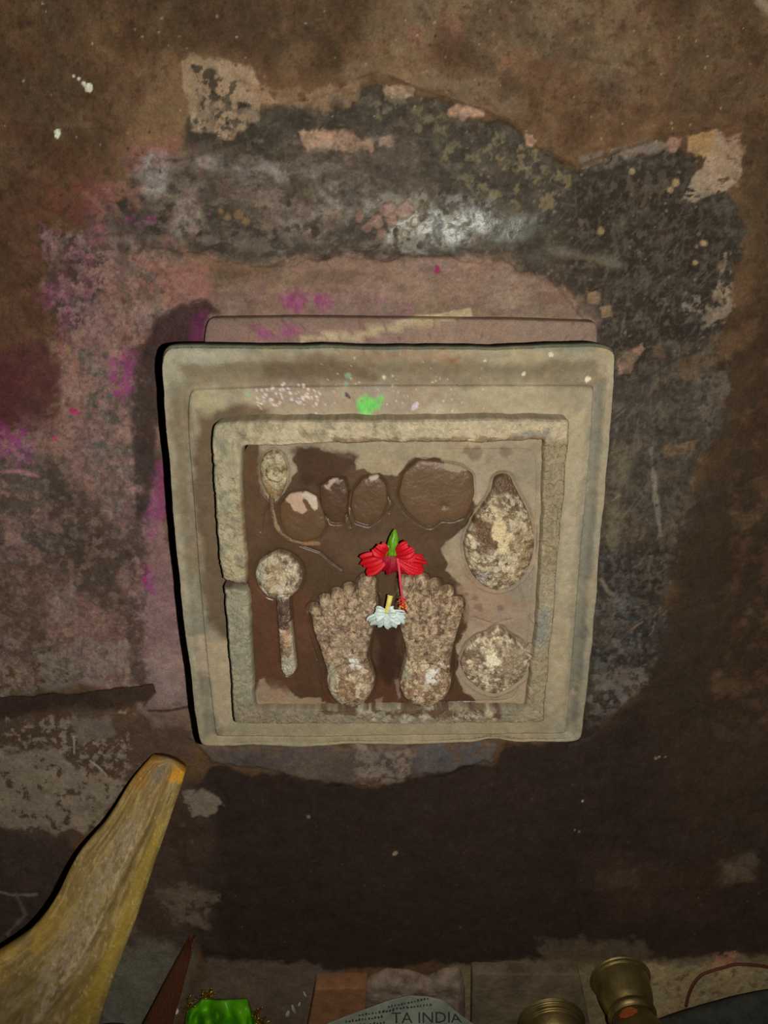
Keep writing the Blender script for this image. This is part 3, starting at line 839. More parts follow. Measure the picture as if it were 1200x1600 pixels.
def frame_paint(c):
    c.fill((192, 175, 143), (600, 675))
    c.rough[:] = 0.85
    P = c.paint
    P([(320, 650), (400, 650), (400, 690), (385, 920), (330, 920)], (166, 155, 124), 10, 6, 30, seed=1, at=(355, 780))
    P([(345, 915), (392, 915), (405, 1140), (355, 1140)], (138, 131, 108), 6, 4, 30, seed=2, at=(375, 1020))
    P([(360, 1100), (860, 1100), (860, 1140), (360, 1140)], (124, 113, 92), 8, 6, 30, seed=3, at=(600, 1120))
    P([(835, 880), (900, 880), (860, 1140), (800, 1140)], (146, 133, 106), 8, 6, 30, seed=4, at=(845, 1000))
    P([(845, 690), (895, 690), (880, 890), (845, 890)], (142, 128, 98), 6, 6, 20, 0.8, seed=5)
    P([(500, 1105), (780, 1105), (780, 1120), (500, 1122)], (84, 60, 46), 4, 8, 16, 0.85, seed=6, brk=-0.05, bs=16)
    P([(560, 1105), (780, 1105), (780, 1132), (560, 1132)], (176, 164, 138), 4, 8, 14, 0.6, seed=7, brk=0.2, bs=10)
    P([(328, 655), (620, 655), (620, 692), (328, 692)], (134, 126, 98), 6, 10, 20, 0.6, seed=8, brk=0.08, bs=12)
    P([(330, 690), (385, 690), (395, 920), (345, 920)], (124, 120, 100), 6, 10, 18, 0.6, seed=9, brk=0.08, bs=10)
    P([(800, 678), (860, 672), (858, 686), (800, 690)], (142, 140, 124), 4, 4, 14, 0.8, seed=10)
    P([(372, 740), (385, 740), (394, 910), (382, 910)], (150, 120, 82), 3, 5, 14, 0.7, seed=11, brk=-0.2, bs=14)
    P([(520, 685), (853, 683), (853, 694), (520, 696)], (118, 88, 58), 2, 4, 16, 0.7, seed=12, brk=-0.3, bs=24)
    P([(345, 908), (392, 908), (392, 922), (345, 922)], (84, 62, 48), 3, 3, 12, 0.9, seed=13)
    P([(842, 960), (856, 950), (850, 1010), (838, 1005)], (128, 126, 116), 3, 3, 12, 0.8, seed=14)
    c.grain(0.3, 12, 330, 5, 0.05, 0.7)
    c.grain(0.25, 4, 331, 3)


frame = ring_mesh("raised_frame", fl, fzv, M_STONE, altar, ZFRAME, frame_paint, noise=frame_noise)

# ------------------------------------------------------------------ reliefs: outlines in the plane of the basin
ZR = ZBASIN + 0.002
O = lambda pts, n=140, sig=1.6: wxy(smooth_closed(pts, n, sig), ZR)
foot_l = O([(512, 1050), (510, 1068), (517, 1086), (532, 1100), (552, 1104), (571, 1096), (583, 1078), (586, 1060), (580, 1042), (575, 1026), (577, 1006), (583, 984),
            (588, 960), (590, 935), (575, 925), (540, 935), (505, 945), (487, 958), (488, 978), (496, 1002), (505, 1028)])
foot_r = O([(628, 1050), (623, 1066), (629, 1086), (645, 1100), (664, 1105), (684, 1099), (700, 1084), (706, 1064), (704, 1044), (706, 1018), (713, 990),
            (722, 962), (722, 946), (700, 936), (660, 930), (625, 930), (620, 950), (625, 980), (633, 1008), (634, 1030)])
toes_l = [((573, 912), (574, 945), 15), ((546, 922), (550, 955), 11), ((526, 930), (532, 958), 10.5), ((508, 940), (515, 962), 10.5), ((492, 953), (503, 972), 10.5)]
toes_r = [((634, 911), (636, 945), 14), ((659, 908), (658, 945), 11.5), ((680, 915), (677, 950), 10.5), ((699, 926), (694, 955), 10.5), ((714, 944), (705, 966), 11)]
gourd = O([(772, 745), (784, 741), (797, 742), (802, 757), (812, 775), (825, 800), (833, 825), (835, 850), (828, 880), (815, 902), (795, 917), (775, 921), (755, 914), (738, 897),
           (727, 874), (724, 850), (730, 826), (742, 804), (758, 784), (769, 765)])
disc = O([(718, 1038), (728, 1010), (745, 995), (765, 989), (772, 980), (784, 980), (790, 990), (812, 1002), (826, 1022), (828, 1040), (815, 1060), (795, 1075), (772, 1084), (748, 1075), (730, 1060)])
nub = O([(818, 1012), (828, 1003), (840, 1008), (842, 1022), (834, 1032), (824, 1030)], 60, 1.5)
mace_h = O([(398, 895), (405, 878), (420, 868), (436, 860), (455, 866), (470, 880), (475, 898), (470, 918), (455, 932), (438, 938), (418, 932), (403, 916)])
mace_s = O([(431, 925), (452, 925), (454, 950), (457, 985), (462, 1030), (464, 1046), (456, 1056), (446, 1056), (439, 1045), (437, 1010), (433, 965)], 120, 1.6)
bud = O([(427, 703), (442, 712), (449, 732), (448, 755), (440, 774), (428, 782), (417, 772), (408, 752), (405, 728), (413, 710)])
lobe_a = O([(436, 790), (452, 772), (478, 768), (497, 778), (506, 800), (510, 822), (500, 842), (478, 848), (452, 842), (438, 822)])
lobe_b = O([(498, 760), (515, 748), (538, 748), (545, 770), (543, 800), (535, 818), (518, 818), (502, 800)])
lobe_c = O([(550, 770), (566, 748), (590, 742), (604, 758), (606, 785), (596, 808), (575, 822), (556, 816), (547, 795)])
lobe_d = O([(622, 775), (630, 740), (655, 718), (690, 722), (722, 728), (740, 742), (742, 775), (730, 805), (705, 815), (690, 812), (672, 826), (652, 815), (634, 800)])


def capsule(x, y, a, b, r):
    a = w(*a, ZR)[:2]; b = w(*b, ZR)[:2]
    ex, ey = b - a
    t = np.clip(((x - a[0]) * ex + (y - a[1]) * ey) / (ex * ex + ey * ey), 0, 1)
    return r * 0.00077 - np.hypot(x - a[0] - t * ex, y - a[1] - t * ey)


def dome(d, Hh, wd):
    """height over the basin for inside distance d, steep at the rim"""
    q = np.clip(d / wd, 0, 1)
    return np.where(d > 0, Hh * (0.34 * np.clip(d / 0.0007, 0, 1) + 0.66 * np.sqrt(np.clip(1 - (1 - q) ** 2, 0, 1))), np.where(d > -0.001, d * 3.0, -0.006))


ALL = {}


def moat(x, y):
    """shallow gouge the carver left around each figure"""
    out = np.zeros_like(x)
    for P_, wd, dp in [(foot_l, .0030, .0042), (foot_r, .0030, .0042), (gourd, .0028, .0034), (disc, .0026, .003), (mace_h, .0028, .003), (mace_s, .0024, .003), (bud, .0026, .0028),
                       (lobe_a, .002, .0020), (lobe_b, .002, .0024), (lobe_c, .002, .0024), (lobe_d, .002, .0026)]:
        d = sdf(x, y, P_)
        out -= dp * np.exp(-(np.clip(-d, 0, 1) / wd) ** 2) * (d < 0.002)
    for T in (toes_l, toes_r):
        d = np.max([capsule(x, y, *t) for t in T], axis=0)
        out -= 0.0034 * np.exp(-(np.clip(-d, 0, 1) / .0026) ** 2)
    out = np.maximum(out, -0.0046)
    for P_ in (gourd, disc, foot_l, foot_r):
        d = sdf(x, y, P_)
        out += 0.0012 * np.exp(-((d + 0.0058) / 0.0016) ** 2)
    return out


# ---- the basin floor
bx0, by0 = fr_in.min(0) - 0.004
bx1, by1 = fr_in.max(0) + 0.004
stp = 0.00075
BX, BY = np.meshgrid(np.arange(bx0, bx1, stp), np.arange(by0, by1, stp))
bsd = sdf(BX.ravel(), BY.ravel(), fr_in[::8])
bc = Canvas(BX, BY, ZBASIN)


def basin_paint(c):
    P = c.paint
    c.fill((156, 140, 112), (780, 720))
    c.rough[:] = 0.8
    P([(700, 690), (860, 690), (850, 1110), (700, 1110)], (154, 136, 110), 10, 8, 30, seed=1, at=(780, 900))
    P([(780, 900), (850, 880), (830, 1000), (780, 980)], (134, 122, 104), 14, 14, 36, 0.7, seed=2)
    P([(700, 930), (830, 940), (810, 1000), (720, 990)], (146, 122, 104), 10, 14, 26, 0.7, seed=3)
    P([(500, 690), (700, 690), (740, 720), (640, 730), (520, 730)], (156, 142, 112), 10, 10, 26, 0.8, seed=4)
    P([(400, 695), (470, 695), (480, 770), (410, 780)], (152, 138, 110), 6, 8, 20, 0.9, seed=5)
    wet = [(372, 692), (405, 694), (402, 730), (412, 775), (428, 790), (446, 770), (455, 755), (462, 735), (460, 700), (500, 700), (530, 712), (556, 715), (555, 735), (590, 738), (620, 742),
           (645, 715), (690, 715), (694, 738), (735, 742), (735, 775), (745, 792), (728, 820), (705, 840), (692, 858), (700, 890), (722, 915), (735, 945), (728, 985), (715, 1010), (712, 1050),
           (725, 1080), (740, 1092), (760, 1108), (500, 1112), (500, 1092), (470, 1090), (455, 1080), (440, 1062), (412, 1058), (398, 1072), (396, 1112), (380, 1112), (374, 900)]
    P(wet, (82, 61, 43), 1.6, 4, 14, 0.98, seed=6, rough=0.3, at=(560, 850))
    P([(375, 880), (480, 940), (500, 1080), (400, 1070), (390, 960)], (86, 58, 42), 14, 12, 40, 0.9, seed=7, rough=0.24)
    P([(500, 1060), (600, 1060), (720, 1080), (740, 1110), (500, 1110)], (80, 53, 39), 8, 8, 20, 0.8, seed=8, rough=0.24)
    P([(590, 960), (622, 960), (628, 1040), (610, 1080), (588, 1050)], (58, 40, 30), 5, 6, 20, 0.95, seed=9, rough=0.3)
    P([(460, 695), (560, 712), (540, 760), (470, 760)], (74, 54, 40), 6, 8, 26, 0.9, seed=10, rough=0.2)
    P([(375, 700), (405, 700), (420, 800), (430, 860), (385, 860)], (96, 74, 54), 8, 8, 30, 0.7, seed=11, rough=0.2)
    P([(500, 830), (620, 830), (690, 850), (660, 890), (540, 890)], (96, 74, 56), 10, 10, 30, 0.7, seed=12, rough=0.22)
    # dry spots in the damp
    P([(404, 1062), (414, 1060), (420, 1080), (440, 1078), (455, 1095), (490, 1092), (505, 1098), (500, 1110), (398, 1112)], (132, 108, 86), 2, 6, 12, 0.95, seed=13, rough=0.8)
    P([(586, 1092), (598, 1090), (596, 1100), (588, 1102)], (118, 94, 78), 1.5, 2, 8, 0.9, seed=14)
    P([(615, 1060), (622, 1062), (628, 1090), (622, 1094)], (128, 106, 92), 1.5, 2, 8, 0.9, seed=15)
    P([(505, 775), (520, 758), (535, 755), (528, 768), (518, 782), (506, 784)], (150, 128, 108), 1.5, 3, 8, 0.0, seed=16)
    P([(735, 880), (800, 930), (760, 990), (722, 960), (712, 900)], (146, 122, 98), 6, 10, 18, 0.8, seed=17, brk=-0.2, bs=14)
    P([(760, 695), (850, 695), (850, 760), (815, 760), (800, 735), (765, 735)], (142, 128, 104), 8, 8, 24, 0.8, seed=18)
    c.dots([(745, 708, 9), (790, 706, 9), (730, 704, 6)], (104, 90, 68), 3, op=0.6)
    c.dots([(742, 934, 5), (748, 948, 6), (782, 950, 5), (728, 930, 4)], (104, 82, 76), 2, op=0.6)
    c.grain(0.2, 24, 340, 5, 0.06, 0.6)
    c.grain(0.14, 6, 343, 3, 0.04)


basin_paint(bc)
bz = ZBASIN + 0.0008 * fbm(BX.ravel() * 40, BY.ravel() * 40, 4, 341) + moat(BX.ravel(), BY.ravel())
for ln_ in ([(470, 852), (500, 863), (520, 880), (534, 890)], [(402, 745), (408, 765), (424, 785), (412, 800), (408, 830)], [(545, 770), (540, 800), (548, 822)], [(606, 775), (614, 790), (608, 800)],
            [(492, 930), (478, 950), (482, 985), (496, 1030)], [(694, 755), (697, 790)], [(808, 900), (822, 960), (838, 985)], [(740, 965), (770, 975), (800, 968)]):
    lp_ = np.array([w(u, v, ZBASIN)[:2] for u, v in ln_])
    dd = np.full(BX.size, 9.0)
    for a, b in zip(lp_[:-1], lp_[1:]):
        ex, ey = b - a
        t = np.clip(((BX.ravel() - a[0]) * ex + (BY.ravel() - a[1]) * ey) / (ex * ex + ey * ey), 0, 1)
        dd = np.minimum(dd, np.hypot(BX.ravel() - a[0] - t * ex, BY.ravel() - a[1] - t * ey))
    bz -= 0.0016 * np.exp(-(dd / 0.0013) ** 2)
# thin carved line along the right and lower inner edges
ln = np.abs(sdf(BX.ravel(), BY.ravel(), wxy(smooth_closed([(390, 705), (840, 702), (838, 850), (826, 1000), (808, 1095), (405, 1098)], 200, 2), ZBASIN)))
bz += -0.0012 * sstep(0.0016, 0.0004, ln) * sstep(0.05, 0.1, BX.ravel())
keep = (bsd > -0.0012).reshape(BX.shape)
cell = keep[:-1, :-1] & keep[1:, :-1] & keep[:-1, 1:] & keep[1:, 1:]


def clipped(name, X, Y, Z, cell, mat, parent, col, rough):
    Fq = grid_faces(*X.shape)[cell.ravel()]
    used = np.unique(Fq)
    remap = np.full(X.size, -1)
    remap[used] = np.arange(used.size)
    V = np.stack([X.ravel(), Y.ravel(), Z.ravel()], 1)[used]
    return mesh_np(name, V, remap[Fq], mat, parent, col[used], rough[used])


basin = clipped("basin_floor", BX, BY, bz, cell, M_WET, altar, bc.col, bc.rough)


def relief(name, label, sdf_f, Hh, wd, painter, mat=M_CRUST, stp=0.00055, nz=(0.0021, 210), extra=None, parent=altar, box=None):
    lo, hi = box
    X, Y = np.meshgrid(np.arange(lo[0] - .003, hi[0] + .003, stp), np.arange(lo[1] - .003, hi[1] + .003, stp))
    x, y = X.ravel(), Y.ravel()
    d = sdf_f(x, y)
    h = dome(d, Hh, wd)
    env = sstep(0.0, 0.003, d)
    h = h + env * (nz[0] * fbm(x * nz[1], y * nz[1], 5, 350, 0.6) - (nz[0] * 1.1 * sstep(0.14, 0.0, np.abs(fbm(x * nz[1] * 0.8, y * nz[1] * 0.8, 3, 351))) if mat is M_CRUST else 0))
    if extra is not None:
        h = h + extra(x, y, d)
    Z = ZBASIN - 0.002 + h
    c = Canvas(X, Y, ZBASIN + 0.01)
    painter(c)
    keep = (d > -0.0016).reshape(X.shape)
    cell = keep[:-1, :-1] & keep[1:, :-1] & keep[:-1, 1:] & keep[1:, 1:]
    o = clipped(name, X, Y, Z, cell, mat, parent, c.col, c.rough)
    if label:
        o["label"] = label
    return o


def bb(*polys):
    a = np.vstack(polys)
    return a.min(0), a.max(0)


def crust(base, pale, dark, at, seed, rough=0.45, p1=0.05, p2=0.08, sc=14):
    def f(c):
        c.fill(base, at)
        c.rough[:] = rough
        big = [(at[0] - 200, at[1] - 250), (at[0] + 200, at[1] - 250), (at[0] + 200, at[1] + 250), (at[0] - 200, at[1] + 250)]
        c.paint(big, dark, 3, 0, seed=seed, brk=p2, bs=sc, bsoft=0.2, at=at, op=0.8)
        c.paint(big, pale, 3, 0, seed=seed + 5, brk=p1, bs=sc * 0.8, bsoft=0.18, at=at, op=0.8)
        c.grain(0.4, 14, seed + 8, 4, 0.05)
        c.grain(0.4, 4, seed + 9, 4, 0.05, 0.7)
    return f


def foot_sdf(sole, toes):
    def f(x, y):
        d = sdf(x, y, sole)
        for t in toes:
            d = np.maximum(d, capsule(x, y, *t))
        return d
    return f


def foot_extra(sole, toes, heel):
    hc = w(*heel, ZR)[:2]

    def f(x, y, d):
        # furrows between the toes, ball of the foot, arch and raised heel
        ds = np.sort(np.array([capsule(x, y, *t) for t in toes]), axis=0)
        fur = -0.0062 * sstep(0.0016, 0.0, ds[-1] - ds[-2]) * sstep(-0.004, 0.002, ds[-1])
        pad = np.zeros_like(x)
        for t in toes:
            c_ = w(*t[0], ZR)[:2]
            pad += 0.0020 * np.exp(-((x - c_[0]) ** 2 + (y - c_[1]) ** 2) / (0.0055 ** 2))
        hr = np.hypot(x - hc[0], y - hc[1])
        hl = 0.0045 * sstep(0.034, 0.010, hr)
        groove = -0.0034 * np.exp(-((hr - 0.030) / 0.0022) ** 2) * (y > hc[1] - 0.004)
        env = sstep(0.0, 0.003, d)
        return (fur + pad + hl + groove) * env
    return f


def heel_paint(base_f, pale_poly, orange_poly, grey_poly):
    def f(c):
        base_f(c)
        c.paint(orange_poly, (128, 94, 62), 4, 8, 14, 0.5, seed=401, brk=-0.05, bs=9)
        c.paint(orange_poly, (196, 178, 146), 4, 8, 12, 0.75, seed=402, brk=0.14, bs=8)
        c.paint(pale_poly, (206, 202, 188), 2.5, 6, 10, 0.9, seed=403, brk=-0.2, bs=8)
        c.paint(grey_poly, (158, 152, 128), 3, 4, 12, 0.75, seed=404)
    return f


crl = crust((136, 113, 89), (172, 150, 120), (92, 68, 49), (540, 1000), 60, sc=6)
crr = crust((134, 111, 86), (176, 154, 122), (92, 66, 46), (670, 1000), 70, sc=6)
relief("carved_footprint", "carved footprint nearest the long-handled mace relief", foot_sdf(foot_l, toes_l), 0.0115, 0.0075, nz=(0.0015, 240), painter=
       heel_paint(crl, [(546, 1025), (562, 1030), (572, 1046), (562, 1048), (552, 1040)], [(525, 1040), (580, 1045), (586, 1075), (550, 1104), (522, 1085)],
                  [(509, 1048), (524, 1042), (526, 1080), (535, 1098), (520, 1092), (511, 1070)]),
       box=bb(foot_l, wxy([(480, 890), (600, 890)], ZR)), extra=foot_extra(foot_l, toes_l, (548, 1068)))
relief("carved_footprint", "carved footprint nearest the gourd-shaped relief", foot_sdf(foot_r, toes_r), 0.0115, 0.0075, nz=(0.0015, 240), painter=
       heel_paint(crr, [(662, 1050), (688, 1038), (690, 1062), (668, 1066)], [(632, 1030), (700, 1040), (704, 1075), (665, 1104), (628, 1085)],
                  [(628, 1042), (640, 1042), (640, 1060), (628, 1064)]),
       box=bb(foot_r, wxy([(615, 888), (735, 888)], ZR)), extra=foot_extra(foot_r, toes_r, (665, 1068)))


def gourd_paint(c):
    crust((140, 119, 90), (200, 184, 150), (92, 70, 50), (780, 830), 80, rough=0.4, p1=0.06, p2=0.1, sc=8)(c)
    c.paint([(772, 745), (797, 745), (803, 770), (768, 775)], (98, 74, 54), 3, 4, 12, 0.85, seed=410)
    c.paint([(745, 815), (770, 815), (775, 855), (755, 860), (742, 840)], (98, 70, 44), 5, 8, 16, 0.85, seed=411)
    c.paint([(772, 805), (788, 800), (785, 830), (800, 840), (795, 865), (775, 860), (770, 835)], (214, 194, 148), 3, 7, 12, 0.9, seed=412, brk=-0.3, bs=10)
    c.paint([(736, 865), (800, 868), (790, 885), (745, 888)], (204, 188, 152), 4, 7, 10, 0.8, seed=413, brk=0.0, bs=8)
    c.paint([(735, 888), (760, 890), (765, 915), (745, 910)], (160, 152, 142), 3, 7, 10, 0.75, seed=414, brk=-0.1, bs=8)
    c.paint([(790, 800), (830, 800), (832, 880), (805, 900), (800, 850)], (142, 118, 80), 6, 8, 14, 0.6, seed=415, brk=-0.1, bs=9)


relief("carved_gourd", "carved gourd-shaped pot", lambda x, y: sdf(x, y, gourd), 0.019, 0.036, gourd_paint, box=bb(gourd))


def disc_paint(c):
    crust((140, 121, 96), (198, 182, 152), (102, 80, 60), (772, 1036), 90, rough=0.5, p1=0.06, p2=0.1, sc=7)(c)
    c.paint([(758, 1022), (775, 1018), (782, 1035), (770, 1046), (758, 1040)], (222, 210, 178), 2, 5, 9, 0.9, seed=420)
    c.paint([(752, 1000), (772, 1000), (770, 1018), (755, 1018)], (212, 196, 158), 2, 5, 9, 0.8, seed=421, brk=-0.2, bs=7)
    c.paint([(785, 1005), (826, 1020), (822, 1050), (795, 1072), (785, 1050)], (138, 120, 92), 6, 6, 14, 0.6, seed=422)


relief("carved_disc", "carved round disc with a small knob", lambda x, y: np.maximum(sdf(x, y, disc), sdf(x, y, nub)), 0.0125, 0.024, disc_paint, box=bb(disc, nub),
       extra=lambda x, y, d: -0.003 * np.exp(-((x - w(777, 993, ZR)[0]) ** 2 + (y - w(777, 993, ZR)[1]) ** 2) / 0.0035 ** 2))


def mace_paint(c):
    crust((146, 128, 102), (196, 184, 158), (98, 72, 54), (438, 905), 100, rough=0.4, p1=0.0, p2=0.1, sc=11)(c)
    c.paint([(398, 890), (414, 880), (410, 915), (400, 912)], (156, 152, 126), 2, 4, 10, 0.8, seed=430)
    c.paint([(425, 858), (476, 870), (480, 925), (462, 930), (470, 900), (455, 876)], (90, 68, 50), 3, 5, 12, 0.85, seed=431, rough=0.15)
    c.paint([(430, 938), (458, 938), (460, 985), (434, 985)], (82, 56, 48), 3, 4, 10, 0.9, seed=432, rough=0.25)
    c.paint([(437, 988), (452, 988), (454, 1012), (440, 1012)], (172, 134, 102), 3, 4, 9, 0.8, seed=433)
    c.paint([(452, 975), (459, 975), (464, 1040), (458, 1042)], (154, 142, 114), 2, 2, 8, 0.85, seed=434)
    c.paint([(440, 1036), (464, 1034), (464, 1058), (442, 1058)], (162, 154, 134), 2.5, 4, 10, 0.85, seed=435)
    c.paint([(408, 880), (440, 870), (468, 890), (466, 912), (440, 932), (415, 925)], (182, 160, 118), 5, 6, 12, 0.5, seed=436, brk=0.0, bs=8)


def mace_extra(x, y, d):
    c_ = w(436, 902, ZR)[:2]
    r = np.hypot(x - c_[0], y - c_[1])
    return 0.003 * np.exp(-((r - 0.017) / 0.006) ** 2) * sstep(0, .004, d) - 0.0015 * np.exp(-(r / 0.010) ** 2)


relief("carved_mace", "carved mace with a round head and straight handle", lambda x, y: np.maximum(sdf(x, y, mace_h), sdf(x, y, mace_s)), 0.0105, 0.012, mace_paint, box=bb(mace_h, mace_s), extra=mace_extra)


def bud_extra(x, y, d):
    c_ = w(431, 738, ZR)[:2]
    a = np.arctan2(y - c_[1], x - c_[0])
    r = np.hypot(x - c_[0], y - c_[1])
    ring = 0.0022 * np.exp(-((r - 0.0085 - 0.0008 * np.cos(5 * a)) / 0.002) ** 2) + 0.0022 * np.exp(-(r / 0.0035) ** 2)
    ring2 = -0.0018 * np.exp(-((r - 0.0125) / 0.0016) ** 2)
    return ring + ring2


def bud_paint(c):
    crust((152, 138, 104), (184, 170, 134), (110, 88, 58), (428, 742), 110, rough=0.4, sc=9)(c)
    c.paint([(408, 755), (420, 750), (436, 772), (426, 786), (412, 775)], (138, 108, 66), 3, 4, 10, 0.7, seed=440)


relief("carved_lotus_bud", "carved oval bud with a rosette", lambda x, y: sdf(x, y, bud), 0.0065, 0.010, bud_paint, box=bb(bud), extra=bud_extra, nz=(0.0006, 220))


def wet_lobe(at, spots=(), base=(98, 74, 50)):
    def f(c):
        c.fill(base, at)
        c.rough[:] = 0.36
        for poly, rgb in spots:
            c.paint(poly, rgb, 1.6, 3.5, 9, 0.95, seed=450, rough=0.6)
        c.grain(0.15, 18, 451, 4, 0.05)
    return f


relief("carved_conch", "low wet relief under the carved bud", lambda x, y: sdf(x, y, lobe_a), 0.0042, 0.012,
       wet_lobe((470, 810), [([(444, 778), (456, 768), (470, 772), (472, 788), (480, 800), (472, 808), (458, 800), (450, 792)], (186, 156, 132)),
                             ([(472, 775), (484, 764), (492, 766), (495, 785), (494, 798), (484, 792), (474, 784)], (190, 176, 152))]), M_WET, nz=(0.0005, 110), box=bb(lobe_a))
relief("carved_emblem", "smaller wet oval relief", lambda x, y: sdf(x, y, lobe_b), 0.0042, 0.012,
       wet_lobe((520, 785), [([(505, 762), (514, 752), (528, 746), (532, 748), (520, 760), (514, 770), (506, 768)], (176, 152, 132))], (84, 61, 43)), M_WET, nz=(0.0005, 110), box=bb(lobe_b))
relief("carved_emblem", "wet oval relief between two others", lambda x, y: sdf(x, y, lobe_c), 0.0042, 0.012,
       wet_lobe((578, 785), [([(576, 744), (588, 740), (594, 744), (584, 754), (578, 756)], (184, 166, 142))], (98, 72, 50)), M_WET, nz=(0.0005, 110), box=bb(lobe_c))
relief("carved_emblem", "widest wet rounded relief", lambda x, y: sdf(x, y, lobe_d), 0.0042, 0.012,
       wet_lobe((680, 770), [([(690, 715), (742, 718), (746, 736), (715, 742), (694, 735)], (150, 134, 106))], (104, 79, 55)), M_WET, nz=(0.0005, 110), box=bb(lobe_d),
       extra=lambda x, y, d: -0.0018 * np.exp(-((x - w(694, 0 + 790, ZR)[0]) ** 2 + (y - w(694, 790, ZR)[1]) ** 2) / 0.004 ** 2))
# the curling stem in relief below the bud
st_line = np.array([w(u, v, ZR)[:2] for u, v in [(424, 778), (425, 800), (430, 820), (440, 836), (455, 846), (475, 851), (498, 850)]])


def stem_sdf(x, y):
    d = np.full(x.shape, -1.0)
    for a, b in zip(st_line[:-1], st_line[1:]):
        ex, ey = b - a
        t = np.clip(((x - a[0]) * ex + (y - a[1]) * ey) / (ex * ex + ey * ey), 0, 1)
        d = np.maximum(d, 0.0034 - np.hypot(x - a[0] - t * ex, y - a[1] - t * ey))
    return d


relief("carved_stem", "thin curling stem", stem_sdf, 0.0042, 0.0034, wet_lobe((450, 820), [([(425, 800), (440, 836), (430, 830)], (150, 122, 90)), ([(470, 846), (500, 846), (498, 856), (470, 856)], (140, 104, 64))], (104, 78, 54)), M_CRUST, nz=(0.0005, 260), box=bb(st_line))

# ------------------------------------------------------------------ plinth under the slab
pl_out = quad_ring([
    [(316, 497), (460, 495), (640, 497), (800, 499), (934, 503)],
    [(934, 503), (938, 700), (905, 900), (885, 1100)],
    [(885, 1100), (700, 1105), (500, 1105), (345, 1105)],
    [(345, 1105), (335, 900), (325, 700), (317, 560)]], 160, 1.8, 0.020)
ctr = pl_out.mean(0)
pl_loops, pl_z = [], []
for ins, z in [(-0.003, -0.012), (-0.0012, 0.004), (0.0, 0.0155), (0.0006, 0.0185), (0.002, 0.0200), (0.004, 0.0205)]:
    pl_loops.append(inset(pl_out, ins)); pl_z.append(np.full(640, z))
for t in np.linspace(0.05, 0.9, 40):
    pl_loops.append(pl_out * (1 - t) + ctr * t); pl_z.append(np.full(640, 0.0205 + 0.0445 * sstep(.27, .31, t)))


def plinth_paint(c):
    c.fill((138, 110, 98), (620, 515))
    c.rough[:] = 0.8
    c.paint([(620, 480), (940, 480), (940, 560), (620, 560)], (142, 118, 100), 30, 16, 40, seed=1)
    c.paint([(330, 490), (600, 490), (600, 508), (330, 508)], (118, 100, 84), 6, 6, 26, 0.7, seed=2)
    c.paint([(400, 505), (480, 505), (480, 530), (400, 530)], (150, 62, 118), 6, 8, 14, 0.6, seed=3, brk=0.0, bs=10)
    c.stroke([(470, 533), (520, 525), (545, 528)], 13, (176, 158, 124), 1.5, 0.95, warp=3)
    c.stroke([(540, 531), (600, 513), (660, 501), (735, 488)], [7, 16, 15, 13], (176, 158, 124), 1.5, 0.95, warp=2)
    c.dots([(rng.uniform(330, 920), rng.uniform(497, 535), rng.uniform(0.8, 2.0)) for _ in range(90)], (104, 76, 68), 0.8, op=0.7)
    c.grain(0.2, 20, 360, 5, 0.06, 0.65)
    c.grain(0.16, 6, 361, 3, 0.04)


plinth = ring_mesh("plinth", pl_loops, pl_z, M_FLOOR, None, 0.020, plinth_paint, noise=lambda x, y: 0.0009 * fbm(x * 80, y * 80, 4, 362))
tag(plinth, "pink-washed masonry plinth under the stone altar slab", None, None, "structure")

# ------------------------------------------------------------------ generic builders for the loose things
def sheet(name, fn, nu, nv, mat, parent=None, thick=0.0, sub=0):
    us = np.linspace(0, 1, nu)
    vs = np.linspace(0, 1, nv)
    V = np.array([fn(a, b) for a in us for b in vs])
    o = mesh_np(name, V, grid_faces(nu, nv), mat, parent)
    if thick:
        m = o.modifiers.new("thickness", "SOLIDIFY")
        m.thickness = thick
        m.offset = 0
    if sub:
        m = o.modifiers.new("soft", "SUBSURF")
        m.levels = sub
        m.render_levels = sub
    return o


def tube_arrays(pts, radii, seg=12, off=0, ang0=0.0, flat=1.0):
    pts = np.asarray(pts, float)
    n = len(pts)
    radii = np.atleast_1d(np.asarray(radii, float))
    radii = np.interp(np.linspace(0, 1, n), np.linspace(0, 1, len(radii)), radii) if len(radii) > 1 else np.full(n, radii[0])
    t = np.gradient(pts, axis=0)
    t /= np.linalg.norm(t, axis=1)[:, None] + 1e-12
    ref = np.array([0, 0, 1.0]) if abs(t[0][2]) < 0.8 else np.array([1.0, 0, 0])
    V = []
    for p, d, r in zip(pts, t, radii):
        a = np.cross(d, ref); a /= np.linalg.norm(a) + 1e-12
        b = np.cross(a, d)
        for k in range(seg):
            th = ang0 + 2 * math.pi * k / seg
            V.append(p + r * (math.cos(th) * a + flat * math.sin(th) * b))
    Fq = grid_faces(n, seg, True) + off
    V += [pts[0], pts[-1]]
    c0, c1 = off + n * seg, off + n * seg + 1
    T = [(c0, off + (k + 1) % seg, off + k) for k in range(seg)]
    T += [(c1, off + (n - 1) * seg + k, off + (n - 1) * seg + (k + 1) % seg) for k in range(seg)]
    return V, Fq, T


def tubes(name, list_of, mat, parent=None, seg=10, flat=1.0):
    V, Q, T = [], [], []
    for pts, rad in list_of:
        v, q, t = tube_arrays(pts, rad, seg, len(V), flat=flat)
        V += v; Q.append(q); T += t
    return mesh_np(name, V, np.concatenate(Q), mat, parent, tris=T)


